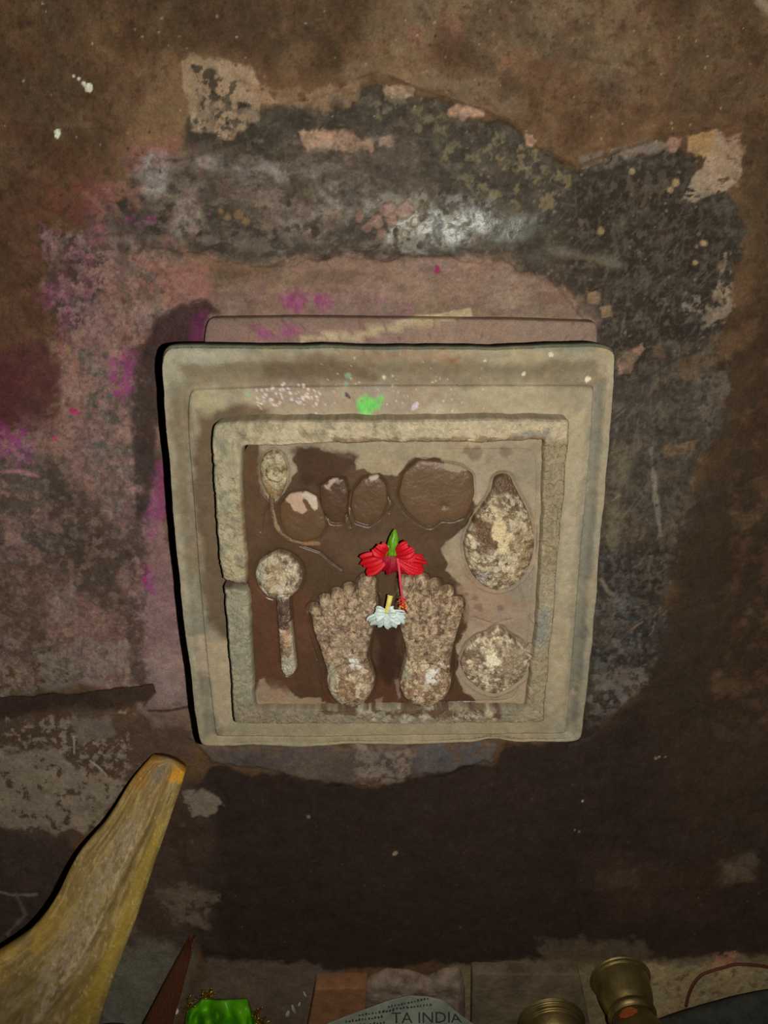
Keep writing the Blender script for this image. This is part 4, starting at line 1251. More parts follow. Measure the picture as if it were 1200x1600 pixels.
def curve_pts(ctrl, n=40):
    """smooth polyline through control points (Catmull-Rom)"""
    P = [np.asarray(p, float) for p in ctrl]
    P = [2 * P[0] - P[1]] + P + [2 * P[-1] - P[-2]]
    out = []
    m = len(P) - 3
    for i in range(m):
        for k in range(n // m + 1):
            t = k / (n // m + 1)
            a, b, c, d = P[i:i + 4]
            out.append(0.5 * (2 * b + (c - a) * t + (2 * a - 5 * b + 4 * c - d) * t ** 2 + (3 * b - a - 3 * c + d) * t ** 3))
    out.append(P[-2])
    return np.array(out)


def lathe(name, prof, center, mat, parent=None, seg=96):
    """prof: (radius, z) from bottom to top"""
    V = []
    for r, z in prof:
        for k in range(seg):
            a = 2 * math.pi * k / seg
            V.append((center[0] + r * math.cos(a), center[1] + r * math.sin(a), center[2] + z))
    return mesh_np(name, V, grid_faces(len(prof), seg, True), mat, parent)


def smooth_prof(ctrl, n=60):
    c = curve_pts([(r, z, 0) for r, z in ctrl], n)
    return [(max(p[0], 0.0004), p[1]) for p in c]


# ------------------------------------------------------------------ red hibiscus
M_RED = simple("red_petal", (196, 14, 28), 0.5, nscale=500, rgb2=(168, 6, 20), bump=0.0006, bscale=700, spec=0.3, sss=0.05)
M_RED_D = simple("deep_red_petal", (150, 8, 34), 0.5, nscale=500, rgb2=(118, 4, 22), bump=0.0006, bscale=700, spec=0.3)
M_PINK = simple("pink_column", (206, 74, 88), 0.45, nscale=300, rgb2=(190, 52, 70), spec=0.35)
M_ANTH = simple("red_anther", (204, 34, 30), 0.5, nscale=300, rgb2=(184, 60, 34))
M_CALYX = simple("green_calyx", (112, 158, 22), 0.4, nscale=240, rgb2=(54, 104, 14), stretch=(3, 0.5, 1), spec=0.4)
M_WHITE = simple("white_petal", (206, 218, 208), 0.55, nscale=400, rgb2=(176, 192, 184), bump=0.0005, bscale=400, sss=0.1)
M_YEL = simple("pale_yellow_tube", (226, 212, 112), 0.5, nscale=200, rgb2=(206, 190, 92))
M_POLL = simple("yellow_pollen", (222, 160, 40), 0.7)

ZT = 0.160   # height at which the flowers lie, on the stone
hib = empty("hibiscus_flower", tuple(w(612, 866, 0.150)))
tag(hib, "red hibiscus flower lying above the toes of the two carved footprints", "flower")


def petal(name, base, tip, width, zb, zt, arch, ruff, seed, mat, parent, wexp=0.7, curl=0.0, thick=0.0005, nu=30, nv=22, fr=3.2, crease=0.4):
    b = w(*base, zb); t = w(*tip, zt)
    d = t - b
    L = np.linalg.norm(d); d = d / L
    side = np.cross(d, [0, 0, 1]); side /= np.linalg.norm(side)
    up = np.cross(side, d)
    W = width * 0.00077
    r = random.Random(seed)
    ph = [r.uniform(0, 6.28) for _ in range(4)]

    def fn(s, v):
        q = v * 2 - 1
        ss = s + 0.06 * math.sin(q * 7 + ph[0]) * s * s + 0.03 * math.sin(q * 17 + ph[1]) * s ** 3 - 0.20 * q * q * s * s
        ww = W * (0.16 + 0.84 * math.sin(min(1, s * 1.02) * math.pi * 0.62) ** wexp)
        z = arch * math.sin(s * math.pi * 0.8) + ruff * s ** 1.5 * (math.sin(q * fr + ph[2]) + 0.5 * math.sin(q * fr * 2.3 + ph[3])) \
            + ruff * crease * math.sin(q * 13 + ph[1]) * s + 0.25 * ruff * math.sin(q * 29 + ph[0]) * s + curl * q * q * s
        return b + d * (L * ss) + side * (ww * q * 0.5) + up * z
    return sheet(name, fn, nu, nv, mat, parent, thick)


petal("petal", (607, 868), (566, 882), 40, ZT, ZT - 0.004, 0.006, 0.0040, 1, M_RED, hib)
petal("petal", (606, 866), (586, 852), 28, ZT + 0.004, ZT + 0.006, 0.006, 0.0026, 2, M_RED, hib)
petal("petal", (613, 868), (604, 892), 34, ZT + 0.002, ZT - 0.004, 0.004, 0.0030, 3, M_RED_D, hib)
petal("petal", (618, 868), (646, 855), 36, ZT + 0.004, ZT + 0.008, 0.006, 0.0026, 4, M_RED, hib, crease=0.9)
petal("petal", (618, 870), (664, 884), 36, ZT + 0.001, ZT - 0.003, 0.006, 0.0036, 5, M_RED, hib, crease=0.7)
petal("petal", (616, 870), (643, 893), 26, ZT, ZT - 0.004, 0.004, 0.0030, 6, M_RED_D, hib)
# calyx: a swollen green tube ending in pointed sepals that clasp the petals
cp = curve_pts([w(617, 827, ZT), w(616, 838, ZT + 0.001), w(614, 852, ZT + 0.002), w(613, 866, ZT + 0.002)], 22)
n_ = len(cp)
cr_ = [0.0012 + 0.0052 * math.sin(min(1, (i / (n_ - 1)) * 1.15) * math.pi * 0.62) for i in range(n_)]
v_, q_, t_ = tube_arrays(cp, cr_, 20)
v_ = np.array(v_)
for i in range(n_):
    for k in range(20):
        c0 = cp[i]
        v_[i * 20 + k] = c0 + (v_[i * 20 + k] - c0) * (1 + 0.10 * math.cos(5 * 2 * math.pi * k / 20))
calyx = mesh_np("calyx", v_, q_, M_CALYX, hib, tris=t_)
for k in range(5):
    a = (k - 2) * 4.2
    tubes("sepal", [(curve_pts([w(613 + a * .7, 852, ZT + 0.0065), w(613 + a, 862, ZT + 0.0068), w(612.5 + a * 1.15, 871, ZT + 0.0050)], 8), [0.0016, 0.0014, 0.0004])], M_CALYX, hib, 8, flat=0.5)
stam = curve_pts([w(621, 872, ZT + 0.003), w(624, 892, ZT + 0.005), w(626, 915, ZT + 0.008), w(629, 938, ZT + 0.006), w(631, 948, ZT + 0.005)], 30)
tubes("stamen_column", [(stam, np.linspace(0.0017, 0.0012, len(stam)))], M_PINK, hib, 10)
fil, pol = [], []
for i in range(26):
    k = int(len(stam) * (0.66 + 0.32 * i / 26))
    p = stam[min(k, len(stam) - 1)]
    a = random.uniform(0, 6.28)
    d = np.array([math.cos(a) * random.uniform(0.003, 0.0065), random.uniform(-0.003, 0.002), abs(math.sin(a)) * 0.004 + 0.0005])
    fil.append(([p, p + d * 0.6, p + d], [0.0005, 0.0004, 0.0006]))
    pol.append(([p + d * 0.96, p + d * 1.08, p + d * 1.2], [0.0006, 0.0010, 0.0005]))
tubes("filament_tuft", fil, M_ANTH, hib, 6)["kind"] = "stuff"
tubes("anther_tuft", pol[:16], M_ANTH, hib, 6)["kind"] = "stuff"
tubes("pollen", pol[16:], M_POLL, hib, 6)["kind"] = "stuff"
e = stam[-1]
for dx in (-0.002, -0.001, 0.0, 0.001, 0.002):
    tubes("stigma_lobe", [([e, e + np.array([dx, -0.004, 0.001]), e + np.array([dx * 1.8, -0.007, 0.001])], [0.0005, 0.0005, 0.0008])], M_RED_D, hib, 6)

# ------------------------------------------------------------------ white flower
wf = empty("white_flower", tuple(w(605, 960, 0.150)))
tag(wf, "small white flower with a pale yellow tube lying between the two carved footprints", "flower")
ZW = 0.162
for i, (tip, wd_, zt, sd, pr) in enumerate([((579, 973), 28, ZW - .006, 11, 0), ((586, 956), 26, ZW + .002, 12, 0), ((603, 970), 22, ZW - .002, 13, 0), ((621, 977), 34, ZW - .004, 14, 0),
                                            ((633, 963), 26, ZW - .001, 15, 0), ((619, 954), 22, ZW + .004, 16, 0)]):
    petal("petal", (604, 957), tip, wd_, ZW + 0.003, zt, 0.004, 0.0022, sd, M_WHITE, wf, fr=2.6)
tb = curve_pts([w(610, 930, ZW + 0.004), w(608, 940, ZW + 0.005), w(604, 957, ZW + 0.003)], 14)
tubes("flower_tube", [(tb, np.linspace(0.0034, 0.0029, len(tb)))], M_YEL, wf, 14)
tubes("tube_rim", [(tb[:3], [0.0030, 0.0037, 0.0034])], M_YEL, wf, 14)

# ------------------------------------------------------------------ yellow timber, lower left
M_YWOOD = toned("yellow_stained_timber", fine=300, amp=0.25, bump=0.0008, bscale=260, spec=0.2)
ywood = empty("carved_timber", tuple(w(258, 1195, 0.0)))
tag(ywood, "yellow-stained tapering timber with lengthwise grooves, rising towards the lower left corner", "timber")
Lp = np.array([(234, 1187), (216, 1206), (198, 1230), (180, 1262), (160, 1292), (138, 1316), (120, 1338), (106, 1364), (92, 1396), (70, 1432), (40, 1467), (0, 1495), (-60, 1528), (-150, 1570), (-230, 1650), (-280, 1740)], float)
Rp = np.array([(289, 1207), (284, 1226), (274, 1254), (264, 1284), (253, 1316), (241, 1350), (229, 1386), (218, 1420), (207, 1452), (195, 1482), (182, 1516), (168, 1556), (150, 1612), (120, 1700), (80, 1790), (40, 1880)], float)
hz = np.array([0.032, 0.045, 0.06, 0.075, 0.09, 0.104, 0.117, 0.13, 0.143, 0.157, 0.17, 0.18, 0.185, 0.18, 0.13, 0.052])
S = 174
ti = np.linspace(0, len(Lp) - 1, S)
ii = np.arange(len(Lp))
lp = np.stack([np.interp(ti, ii, Lp[:, 0]), np.interp(ti, ii, Lp[:, 1])], 1)
rp = np.stack([np.interp(ti, ii, Rp[:, 0]), np.interp(ti, ii, Rp[:, 1])], 1)
hh = np.interp(ti, ii, hz)
ker = np.exp(-0.5 * (np.arange(-8, 9) / 4.0) ** 2); ker /= ker.sum()


def sm1(a):
    p = np.pad(a, 8, mode="reflect", reflect_type="odd")
    return np.convolve(p, ker, mode="valid")


lp = np.stack([sm1(lp[:, 0]), sm1(lp[:, 1])], 1)
rp = np.stack([sm1(rp[:, 0]), sm1(rp[:, 1])], 1)
MT = 64
TT = np.linspace(0, 1, MT)
V = []
thick = np.interp(np.linspace(0, 1, S), [0, 0.3, 1], [0.026, 0.034, 0.05])
for i in range(S):
    a = w(lp[i, 0], lp[i, 1], hh[i]); b = w(rp[i, 0], rp[i, 1], hh[i])
    wid = np.linalg.norm(b - a)
    s_ = i / S * 15 / 13
    for t in TT:
        rid = 0.62 + 0.04 * math.sin(s_ * 6)
        prof = 0.010 * (math.sin(min(t, 1) * math.pi)) ** 0.6 - 0.007 * math.exp(-((t - rid - 0.10) / 0.07) ** 2) * min(1, s_ * 3) + 0.004 * math.exp(-((t - rid) / 0.05) ** 2) \
            - 0.0020 * math.exp(-((t - 0.14) / 0.02) ** 2) - 0.0018 * math.exp(-((t - 0.08) / 0.014) ** 2) - 0.0015 * math.exp(-((t - 0.22) / 0.02) ** 2) - 0.002 * math.exp(-((t - 0.88) / 0.03) ** 2)
        prof *= min(1.0, wid / 0.09)
        V.append(a * (1 - t) + b * t + np.array([0, 0, prof]))
top = np.array(V).reshape(S, MT, 3)
nzv = fbm(np.repeat(np.arange(S), MT) / 9.0, np.tile(TT, S) * 14, 4, 501) * 0.0009
top[:, :, 2] += nzv.reshape(S, MT)
under = top[:, ::-1, :].copy()
base_line = np.linspace(0, 1, MT)[None, :]
for i in range(S):
    a, b = top[i, 0], top[i, -1]
    for j in range(MT):
        t = 1 - TT[j]
        under[i, j] = a * (1 - t) + b * t
        under[i, j, 2] -= thick[i] * (0.25 + 0.75 * math.sin(math.pi * t) ** 0.35)
loop = np.concatenate([top, under], 1)
nl = MT * 2
VV = loop.reshape(-1, 3)
Fq = grid_faces(S, nl, True)
T = []
# chamfered butt ends
cap0 = VV[:nl].mean(0); cap1 = VV[-nl:].mean(0)
VV = np.vstack([VV, cap0 + np.array([0.004, 0.006, 0.004]), cap1])
for k in range(nl):
    T.append((len(VV) - 2, (k + 1) % nl, k))
    T.append((len(VV) - 1, (S - 1) * nl + k, (S - 1) * nl + (k + 1) % nl))
yc = Canvas(VV[:, 0], VV[:, 1], 0.11)
yc.fill((84, 69, 37), (150, 1400))
yc.rough[:] = 0.55
s_all = np.concatenate([np.repeat(np.arange(S) / S * 15 / 13, nl), [0, 1.15]])
t_all = np.concatenate([np.tile(np.concatenate([TT, TT[::-1]]), S), [0.5, 0.5]])


def ypaint(mask, rgb, at):
    m = np.clip(mask, 0, 1)[:, None]
    yc.col[:] = yc.col * (1 - m) + alb(rgb, at[0], at[1], 0.11) * m


nA = fbm(s_all * 26, t_all * 5, 5, 510, 0.6)
nB = fbm(s_all * 60, t_all * 34, 5, 511, 0.65)
nC = fbm(s_all * 14, t_all * 26, 4, 512, 0.6)
ypaint(sstep(0.05, 0.3, nC) * 0.5, (112, 96, 58), (150, 1400))
ypaint(sstep(0.1, 0.3, -nC) * 0.5, (70, 56, 26), (150, 1400))
ypaint(np.exp(-((t_all - 0.45) / 0.17) ** 2) * sstep(0.12, 0.3, s_all) * sstep(-0.25, 0.15, nB) * 0.9, (92, 80, 62), (130, 1440))
ypaint(np.exp(-((t_all - 0.58) / 0.05) ** 2) * sstep(-0.1, 0.2, nB) * sstep(0.2, 0.35, s_all) * 0.8, (110, 95, 74), (130, 1440))
ypaint(sstep(0.10, 0.3, s_all) * sstep(0.78, 0.84, t_all) * sstep(1.0, 0.9, t_all) * 0.6, (98, 80, 24), (190, 1480))
ypaint(sstep(0.5, 0.8, s_all) * sstep(0.30, 0.1, t_all) * sstep(-0.2, 0.2, nA) * 0.6, (98, 76, 28), (60, 1520))
ypaint(sstep(0.26, 0.10, s_all) * sstep(0.45, 0.1, t_all) * sstep(-0.3, 0.1, nA) * 0.9, (112, 74, 26), (210, 1240))
ypaint(sstep(0.075, 0.05, s_all) * sstep(0.62, 0.72, t_all) * 0.95, (160, 112, 14), (275, 1195))
ypaint(sstep(0.09, 0.06, s_all) * np.exp(-((t_all - 0.42) / 0.15) ** 2) * 0.9, (88, 76, 62), (250, 1205))
ypaint(sstep(0.30, 0.16, s_all) * np.exp(-((t_all - 0.6) / 0.14) ** 2) * sstep(-0.2, 0.2, nB) * 0.6, (104, 74, 46), (240, 1240))
ypaint(sstep(0.36, 0.48, nB) * 0.4, (136, 120, 78), (150, 1400))
yc.grain(0.2, 10, 513, 4)
mesh_np("timber_body", VV, Fq, M_YWOOD, ywood, yc.col, yc.rough, tris=T)
# an iron peg that pins the tip to the ground
lathe("foot_peg", [(0.0004, -0.002), (0.010, -0.002), (0.010, 0.030), (0.0004, 0.030)], w(256, 1212, 0.002), simple("dark_iron", (46, 36, 28), 0.6), ywood, 20)

# ------------------------------------------------------------------ brown stick
M_BWOOD = simple("red_brown_wood", (104, 58, 32), 0.5, nscale=90, rgb2=(70, 38, 22), stretch=(6, 1.2, 1), bump=0.0008, bscale=140)
Lb = np.array([(294, 1469), (275, 1503), (252, 1548), (222, 1606), (190, 1668)], float)
Rb = np.array([(303, 1467), (296, 1503), (284, 1550), (268, 1606), (248, 1670)], float)
hb = [0.010, 0.020, 0.032, 0.046, 0.060]
Vb = []
for a, b, h in zip(Lb, Rb, hb):
    A, B = w(*a, h), w(*b, h)
    m = A * 0.68 + B * 0.32
    Vb += [A, m + np.array([0, 0, 0.003]), B, B - np.array([0, 0, min(h, 0.012)]), A - np.array([0, 0, min(h, 0.012)])]
Fb = grid_faces(len(hb), 5, True)
Tb = [(0, 1, 2), (0, 2, 3), (0, 3, 4), (20, 22, 21), (20, 23, 22), (20, 24, 23)]
stick = mesh_np("wooden_stick", Vb, Fb, M_BWOOD, None, smooth=False, tris=Tb)
tag(stick, "flat red-brown wooden stick with a narrow tip, between the yellow timber and the green cloth", "stick")
bv = stick.modifiers.new("worn", "BEVEL"); bv.width = 0.0015; bv.segments = 2

# ------------------------------------------------------------------ green cloth with gold tinsel
M_GREEN = simple("bright_green_cloth", (104, 190, 12), 0.42, nscale=26, rgb2=(58, 128, 8), bump=0.002, bscale=60, spec=0.4)
M_GOLD = simple("gold_tinsel", (214, 158, 30), 0.3, metal=0.85, nscale=80, rgb2=(150, 100, 18))
gr = empty("green_cloth", tuple(w(345, 1600, 0.0)))
tag(gr, "bunched bright green cloth with a gold tinsel fringe on the floor", "cloth")
gq = np.array([[(292, 1580), (316, 1560), (345, 1562), (386, 1560), (398, 1590)], [(270, 1690), (310, 1690), (345, 1690), (385, 1690), (420, 1690)]], float)


def green_fn(s, v):
    k = v * 4
    i = min(3, int(k)); f = k - i
    top_ = gq[0][i] * (1 - f) + gq[0][i + 1] * f
    bot_ = gq[1][i] * (1 - f) + gq[1][i + 1] * f
    p = top_ * (1 - s) + bot_ * s
    fold = 0.010 * math.sin(v * 17 + s * 4) + 0.006 * math.sin(v * 31 - s * 7 + 1) + 0.006 * math.sin(s * 16 + v * 9)
    env = math.sin(math.pi * min(1, max(0, v))) ** 0.5
    z = 0.004 + (0.030 * min(1, s * 4) ** 0.7 + fold * min(1, s * 6)) * env
    return w(p[0], p[1], max(0.004, z))


sheet("cloth_body", green_fn, 60, 90, M_GREEN, gr, 0.0012)
tin = random.Random(5)
for (u, v, n) in [(322, 1554, 9), (334, 1553, 8), (302, 1560, 4), (404, 1590, 8), (410, 1598, 6), (296, 1572, 4), (398, 1580, 4)]:
    lst = []
    for i in range(n):
        uu, vv = u + tin.uniform(-9, 9), v + tin.uniform(-5, 5)
        a = tin.gauss(0.5, 0.5); l = tin.uniform(7, 16)
        p0 = w(uu - math.cos(a) * l / 2, vv + math.sin(a) * l / 2, 0.006 + tin.uniform(0, .012))
        p2 = w(uu + math.cos(a) * l / 2, vv - math.sin(a) * l / 2, 0.006 + tin.uniform(0, .012))
        pm = (p0 + p2) / 2 + np.array([0, 0, tin.uniform(0.001, 0.005)])
        lst.append((curve_pts([p0, pm, p2], 6), 0.0011))
    tubes("tinsel_fringe", lst, M_GOLD, gr, 5, flat=0.3)["kind"] = "stuff"

# a small white bead beside the cloth
M_PEARL = simple("white_bead", (216, 210, 196), 0.2, nscale=60, namp=0.05)
bp_ = w(276, 1576, 0.0)
bead = lathe("bead", [(0.0004, 0.0)] + [(0.0052 * math.sin(a), 0.0052 - 0.0052 * math.cos(a)) for a in np.linspace(0.15, 3.0, 14)] + [(0.0004, 0.0104)], bp_, M_PEARL, None, 20)
tag(bead, "tiny glinting white bead beside the green cloth", "bead")

# ------------------------------------------------------------------ white splinters
for i, (u0, v0, u1, v1, r, lb) in enumerate([(447, 1590, 451, 1579, 0.0042, "white petal shred lowest in the row beside the terracotta brick"),
                                             (456, 1570, 462, 1585, 0.0034, "longest white petal shred in the row beside the terracotta brick"),
                                             (465, 1573, 469, 1566, 0.0026, "small white petal shred in the middle of the row beside the brick"),
                                             (474, 1549, 480, 1559, 0.0024, "white petal shred nearest the top corner of the terracotta brick")]):
    p0, p1 = w(u0, v0, 0.004), w(u1, v1, 0.004)
    c = curve_pts([p0, (p0 + p1) / 2 + np.array([0, 0, 0.002]), p1], 8)
    o = tubes("petal_shred", [(c, r * np.sin(np.linspace(0.5, 2.7, len(c))))], simple("shred_white", (150, 146, 136), 0.6), None, 8, flat=0.35)
    tag(o, lb, "petal", "white petal shreds beside the brick")

# ------------------------------------------------------------------ terracotta brick
M_BRICK = simple("terracotta", (150, 104, 66), 0.85, nscale=60, rgb2=(122, 78, 46), bump=0.0012, bscale=180)
bq = [(492, 1545), (574, 1543), (566, 1640), (474, 1640)]


def block(name, quad, z0, z1, mat, bevel=0.004, n=10, rough=0.0012, seed=1, zq=None):
    """a rough-faced slab over a four-sided outline at height z1"""
    q = np.array([w(u, v, z1)[:2] for u, v in quad])
    V, nn = [], n + 1
    for i in range(nn):
        for j in range(nn):
            a, b = i / n, j / n
            p = (q[0] * (1 - b) + q[1] * b) * (1 - a) + (q[3] * (1 - b) + q[2] * b) * a
            V.append((p[0], p[1], z1))
    V = np.array(V)
    V[:, 2] += rough * fbm(V[:, 0] * 40, V[:, 1] * 40, 3, seed)
    F_ = grid_faces(nn, nn)
    ring = [i for i in range(nn)] + [i * nn + n for i in range(1, nn)] + [n * nn + j for j in range(n - 1, -1, -1)] + [i * nn for i in range(n - 1, 0, -1)]
    low = V[ring].copy(); low[:, 2] = z0
    off = len(V)
    V = np.vstack([V, low])
    m = len(ring)
    side = [(ring[k], ring[(k + 1) % m], off + (k + 1) % m, off + k) for k in range(m)]
    o = mesh_np(name, V, np.vstack([F_, side]), mat, None, smooth=True)
    bm = bmesh.new(); bm.from_mesh(o.data)
    bm.faces.new([v for v in bm.verts[-m:]] if False else [bm.verts[off + k] for k in range(m)] if bm.verts.ensure_lookup_table() is None else [])
    bmesh.ops.recalc_face_normals(bm, faces=bm.faces)
    bm.to_mesh(o.data); bm.free()
    b_ = o.modifiers.new("worn", "BEVEL"); b_.width = bevel; b_.segments = 3; b_.limit_method = "ANGLE"; b_.angle_limit = 0.7
    return o


brick = block("brick", bq, -0.008, 0.028, M_BRICK, 0.003, 10, 0.0012, 3)
tag(brick, "terracotta brick partly covered by the printed newspaper sheet", "brick")

# ------------------------------------------------------------------ stone blocks and rubble plaster at the foot
M_GSTONE = simple("grey_dressed_stone", (124, 108, 80), 0.9, nscale=30, rgb2=(84, 70, 50), bump=0.002, bscale=120)
stone = block("stone_block", [(738, 1521), (906, 1523), (934, 1660), (736, 1660)], -0.01, 0.022, M_GSTONE, 0.004, 14, 0.002, 5)
tag(stone, "grey-brown dressed stone block with the shorter brass vessel standing on it", "stone")
M_RUB = simple("rubble_plaster", (150, 128, 106), 0.9, nscale=50, rgb2=(94, 76, 62), bump=0.003, bscale=110)


def rubble_fn(s, v):
    tops = np.array([(556, 1540), (575, 1526), (605, 1511), (640, 1514), (668, 1524), (692, 1512), (716, 1510), (724, 1530)], float)
    k = v * 7; i = min(6, int(k)); f = k - i
    p = tops[i] * (1 - f) + tops[i + 1] * f
    q = np.array((560 + 168 * v, 1640.0))
    p = p * (1 - s) + q * s
    x = w(p[0], p[1], 0)
    z = 0.018 * min(1, s * 5) ** 0.6 * min(1, v * 8, (1 - v) * 10) ** 0.6
    z += 0.005 * float(fbm(np.array([x[0] * 45]), np.array([x[1] * 45]), 4, 620)[0]) * min(1, s * 6)
    return w(p[0], p[1], z - 0.003)


rub = sheet("plaster_rubble", rubble_fn, 40, 60, M_RUB, None, 0.004)
tag(rub, "pale broken plaster lump between the terracotta brick and the grey stone block", "plaster")

# ------------------------------------------------------------------ printed newspaper
M_PAPER = simple("printed_newsprint", (150, 152, 132), 0.85, nscale=40, rgb2=(112, 116, 98), bump=0.0006, bscale=60)
M_INK = simple("printing_ink", (44, 50, 44), 0.8)
peak = np.array([(478, 1622), (505, 1602), (540, 1588), (580, 1573), (610, 1562), (640, 1555), (668, 1557), (692, 1562), (712, 1580), (740, 1600), (770, 1625)], float)


def paper_h(s, v):
    fold = 0.006 * math.sin(v * 11 + 1) + 0.004 * math.sin(v * 23 + s * 5)
    return 0.030 + 0.030 * math.sin(math.pi * v) ** 0.8 * min(1, 0.35 + s * 2.0) + fold * (0.3 + s)


def paper_fn(s, v):
    k = v * 10; i = min(9, int(k)); f = k - i
    p = peak[i] * (1 - f) + peak[i + 1] * f
    q = np.array((455 + 340 * v, 1720.0))
    p = p * (1 - s) + q * s
    return w(p[0], p[1], paper_h(s, v))


news = empty("newspaper", tuple(w(630, 1600, 0.0)))
tag(news, "crumpled grey-green newspaper sheet with rows of printed lettering", "newspaper")
sheet("paper_sheet", paper_fn, 60, 100, M_PAPER, news, 0.0006)


def on_paper(u, v, lift=0.0022):
    """point on the sheet under the picture position (searched along its own parameters)"""
    best = None
    for it in range(3):
        if best is None:
            S_, V_ = np.linspace(0, 0.6, 40), np.linspace(0, 1, 60)
        else:
            S_ = np.linspace(max(0, best[1] - .03 / (it * 6 - 5)), best[1] + .03 / (it * 6 - 5), 13)
            V_ = np.linspace(best[2] - .03 / (it * 6 - 5), best[2] + .03 / (it * 6 - 5), 13)
        for a in S_:
            for b in V_:
                k = min(max(b, 0), 0.9999) * 10; i = min(9, int(k)); f = k - i
                p = (peak[i] * (1 - f) + peak[i + 1] * f) * (1 - a) + np.array((455 + 340 * b, 1720.0)) * a
                d = (p[0] - u) ** 2 + (p[1] - v) ** 2
                if best is None or d < best[0]:
                    best = (d, a, min(max(b, 0), 0.9999))
    p = paper_fn(best[1], best[2])
    return p + np.array([0, 0, lift])


def lettering(text, u0, v0, u1, v1, height, name="lettering"):
    """words laid on the sheet from u0,v0 to u1,v1 (baseline), as thin ink"""
    fc_ = bpy.data.curves.new("t", "FONT")
    fc_.body = text
    fc_.resolution_u = 2
    fo = bpy.data.objects.new("t", fc_)
    COL.objects.link(fo)
    bpy.context.view_layer.update()
    me = bpy.data.meshes.new_from_object(fo.evaluated_get(bpy.context.evaluated_depsgraph_get()))
    bpy.data.objects.remove(fo)
    co = np.array([v.co[:2] for v in me.vertices])
    co -= co.min(0)
    wd_, ht_ = co.max(0)
    d = np.array([u1 - u0, v1 - v0], float)
    nrm = np.array([d[1], -d[0]]) / np.linalg.norm(d)
    # frame of the sheet around the words, bilinear between sampled points
    G = [[on_paper(*(np.array([u0, v0]) + d * a + nrm * height * b)) for b in (0, 1)] for a in np.linspace(0, 1, 7)]
    for v, c in zip(me.vertices, co):
        a = c[0] / wd_ * 6; b = c[1] / ht_
        i = min(5, int(a)); f = a - i
        v.co = (G[i][0] * (1 - b) + G[i][1] * b) * (1 - f) + (G[i + 1][0] * (1 - b) + G[i + 1][1] * b) * f
    me.materials.clear(); me.materials.append(M_INK)
    o = bpy.data.objects.new(name, me)
    return link(o, news)


lettering("TA INDIA", 612, 1597, 722, 1596, 17, "headline")
# rows of small print too worn to read: short ink dashes
pr = random.Random(9)
for (u0, v0, u1, v1) in [(606, 1573, 672, 1559), (598, 1580, 640, 1572), (560, 1586, 618, 1578), (540, 1596, 600, 1588), (636, 1574, 676, 1569), (520, 1606, 604, 1597)]:
    quads, Vv = [], []
    n = int(math.hypot(u1 - u0, v1 - v0) / 5)
    for i in range(n):
        f = i / n
        u, v = u0 + (u1 - u0) * f, v0 + (v1 - v0) * f
        l = pr.uniform(2.0, 3.6); h = pr.uniform(2.2, 4.2)
        k = len(Vv)
        Vv += [on_paper(u, v), on_paper(u + l, v), on_paper(u + l + .3, v - h), on_paper(u + .3, v - h)]
        quads.append((k, k + 1, k + 2, k + 3))
    mesh_np("small_print", Vv, quads, M_INK, news)["kind"] = "stuff"

# ------------------------------------------------------------------ brass vessels
M_BRASS = simple("tarnished_brass", (176, 154, 96), 0.46, metal=0.85, nscale=22, rgb2=(118, 100, 58), bump=0.0006, bscale=90, spec=0.5)
M_MARI = simple("orange_marigold", (226, 118, 20), 0.6, nscale=200, rgb2=(196, 84, 10))
ZS = 0.022


def vessel(name, label, foot_px, zs):
    c = w(foot_px[0], foot_px[1], zs)
    e = empty(name, tuple(c))
    tag(e, label, "brass vessel", "brass vessels by the grey stone block")
    return e, c


e1, c1 = vessel("brass_vessel", "taller brass vessel with a flared foot, nearer the grey bundle", (969, 1530), 0.003)
k_ = 0.0500
lathe("flared_foot", smooth_prof([(0.004, 0.0), (k_ * .96, 0.0), (k_, 0.003), (k_ * .985, 0.007), (k_ * .95, 0.0085), (k_ * .93, 0.014), (k_ * .9, 0.03), (k_ * .82, 0.048), (k_ * .72, 0.060)], 70), c1, M_BRASS, e1)
lathe("collar", smooth_prof([(k_ * .70, 0.058), (k_ * .76, 0.062), (k_ * .80, 0.067), (k_ * .76, 0.072), (k_ * .70, 0.075)], 40), c1, M_BRASS, e1)
lathe("bowl", smooth_prof([(k_ * .68, 0.074), (k_ * .72, 0.082), (k_ * .86, 0.098), (k_ * 1.0, 0.118), (k_ * 1.06, 0.135), (k_ * 1.08, 0.139), (k_ * 1.04, 0.139), (k_ * .95, 0.125), (k_ * .75, 0.100), (0.004, 0.092)], 80), c1, M_BRASS, e1)
e2, c2 = vessel("brass_vessel", "shorter brass vessel with ringed foot, nearer the newspaper", (861, 1599), ZS)
k_ = 0.0560
lathe("flared_foot", smooth_prof([(0.004, 0.0), (k_ * .97, 0.0), (k_, 0.003), (k_ * .99, 0.006), (k_ * .93, 0.008), (k_ * .94, 0.011), (k_ * .93, 0.014), (k_ * .87, 0.016), (k_ * .86, 0.022), (k_ * .78, 0.036), (k_ * .6, 0.05), (k_ * .5, 0.06)], 90), c2, M_BRASS, e2)
lathe("bowl", smooth_prof([(k_ * .48, 0.058), (k_ * .6, 0.064), (k_ * .85, 0.078), (k_ * .95, 0.095), (k_ * .97, 0.1), (k_ * .93, 0.1), (k_ * .8, 0.085), (0.004, 0.072)], 60), c2, M_BRASS, e2)


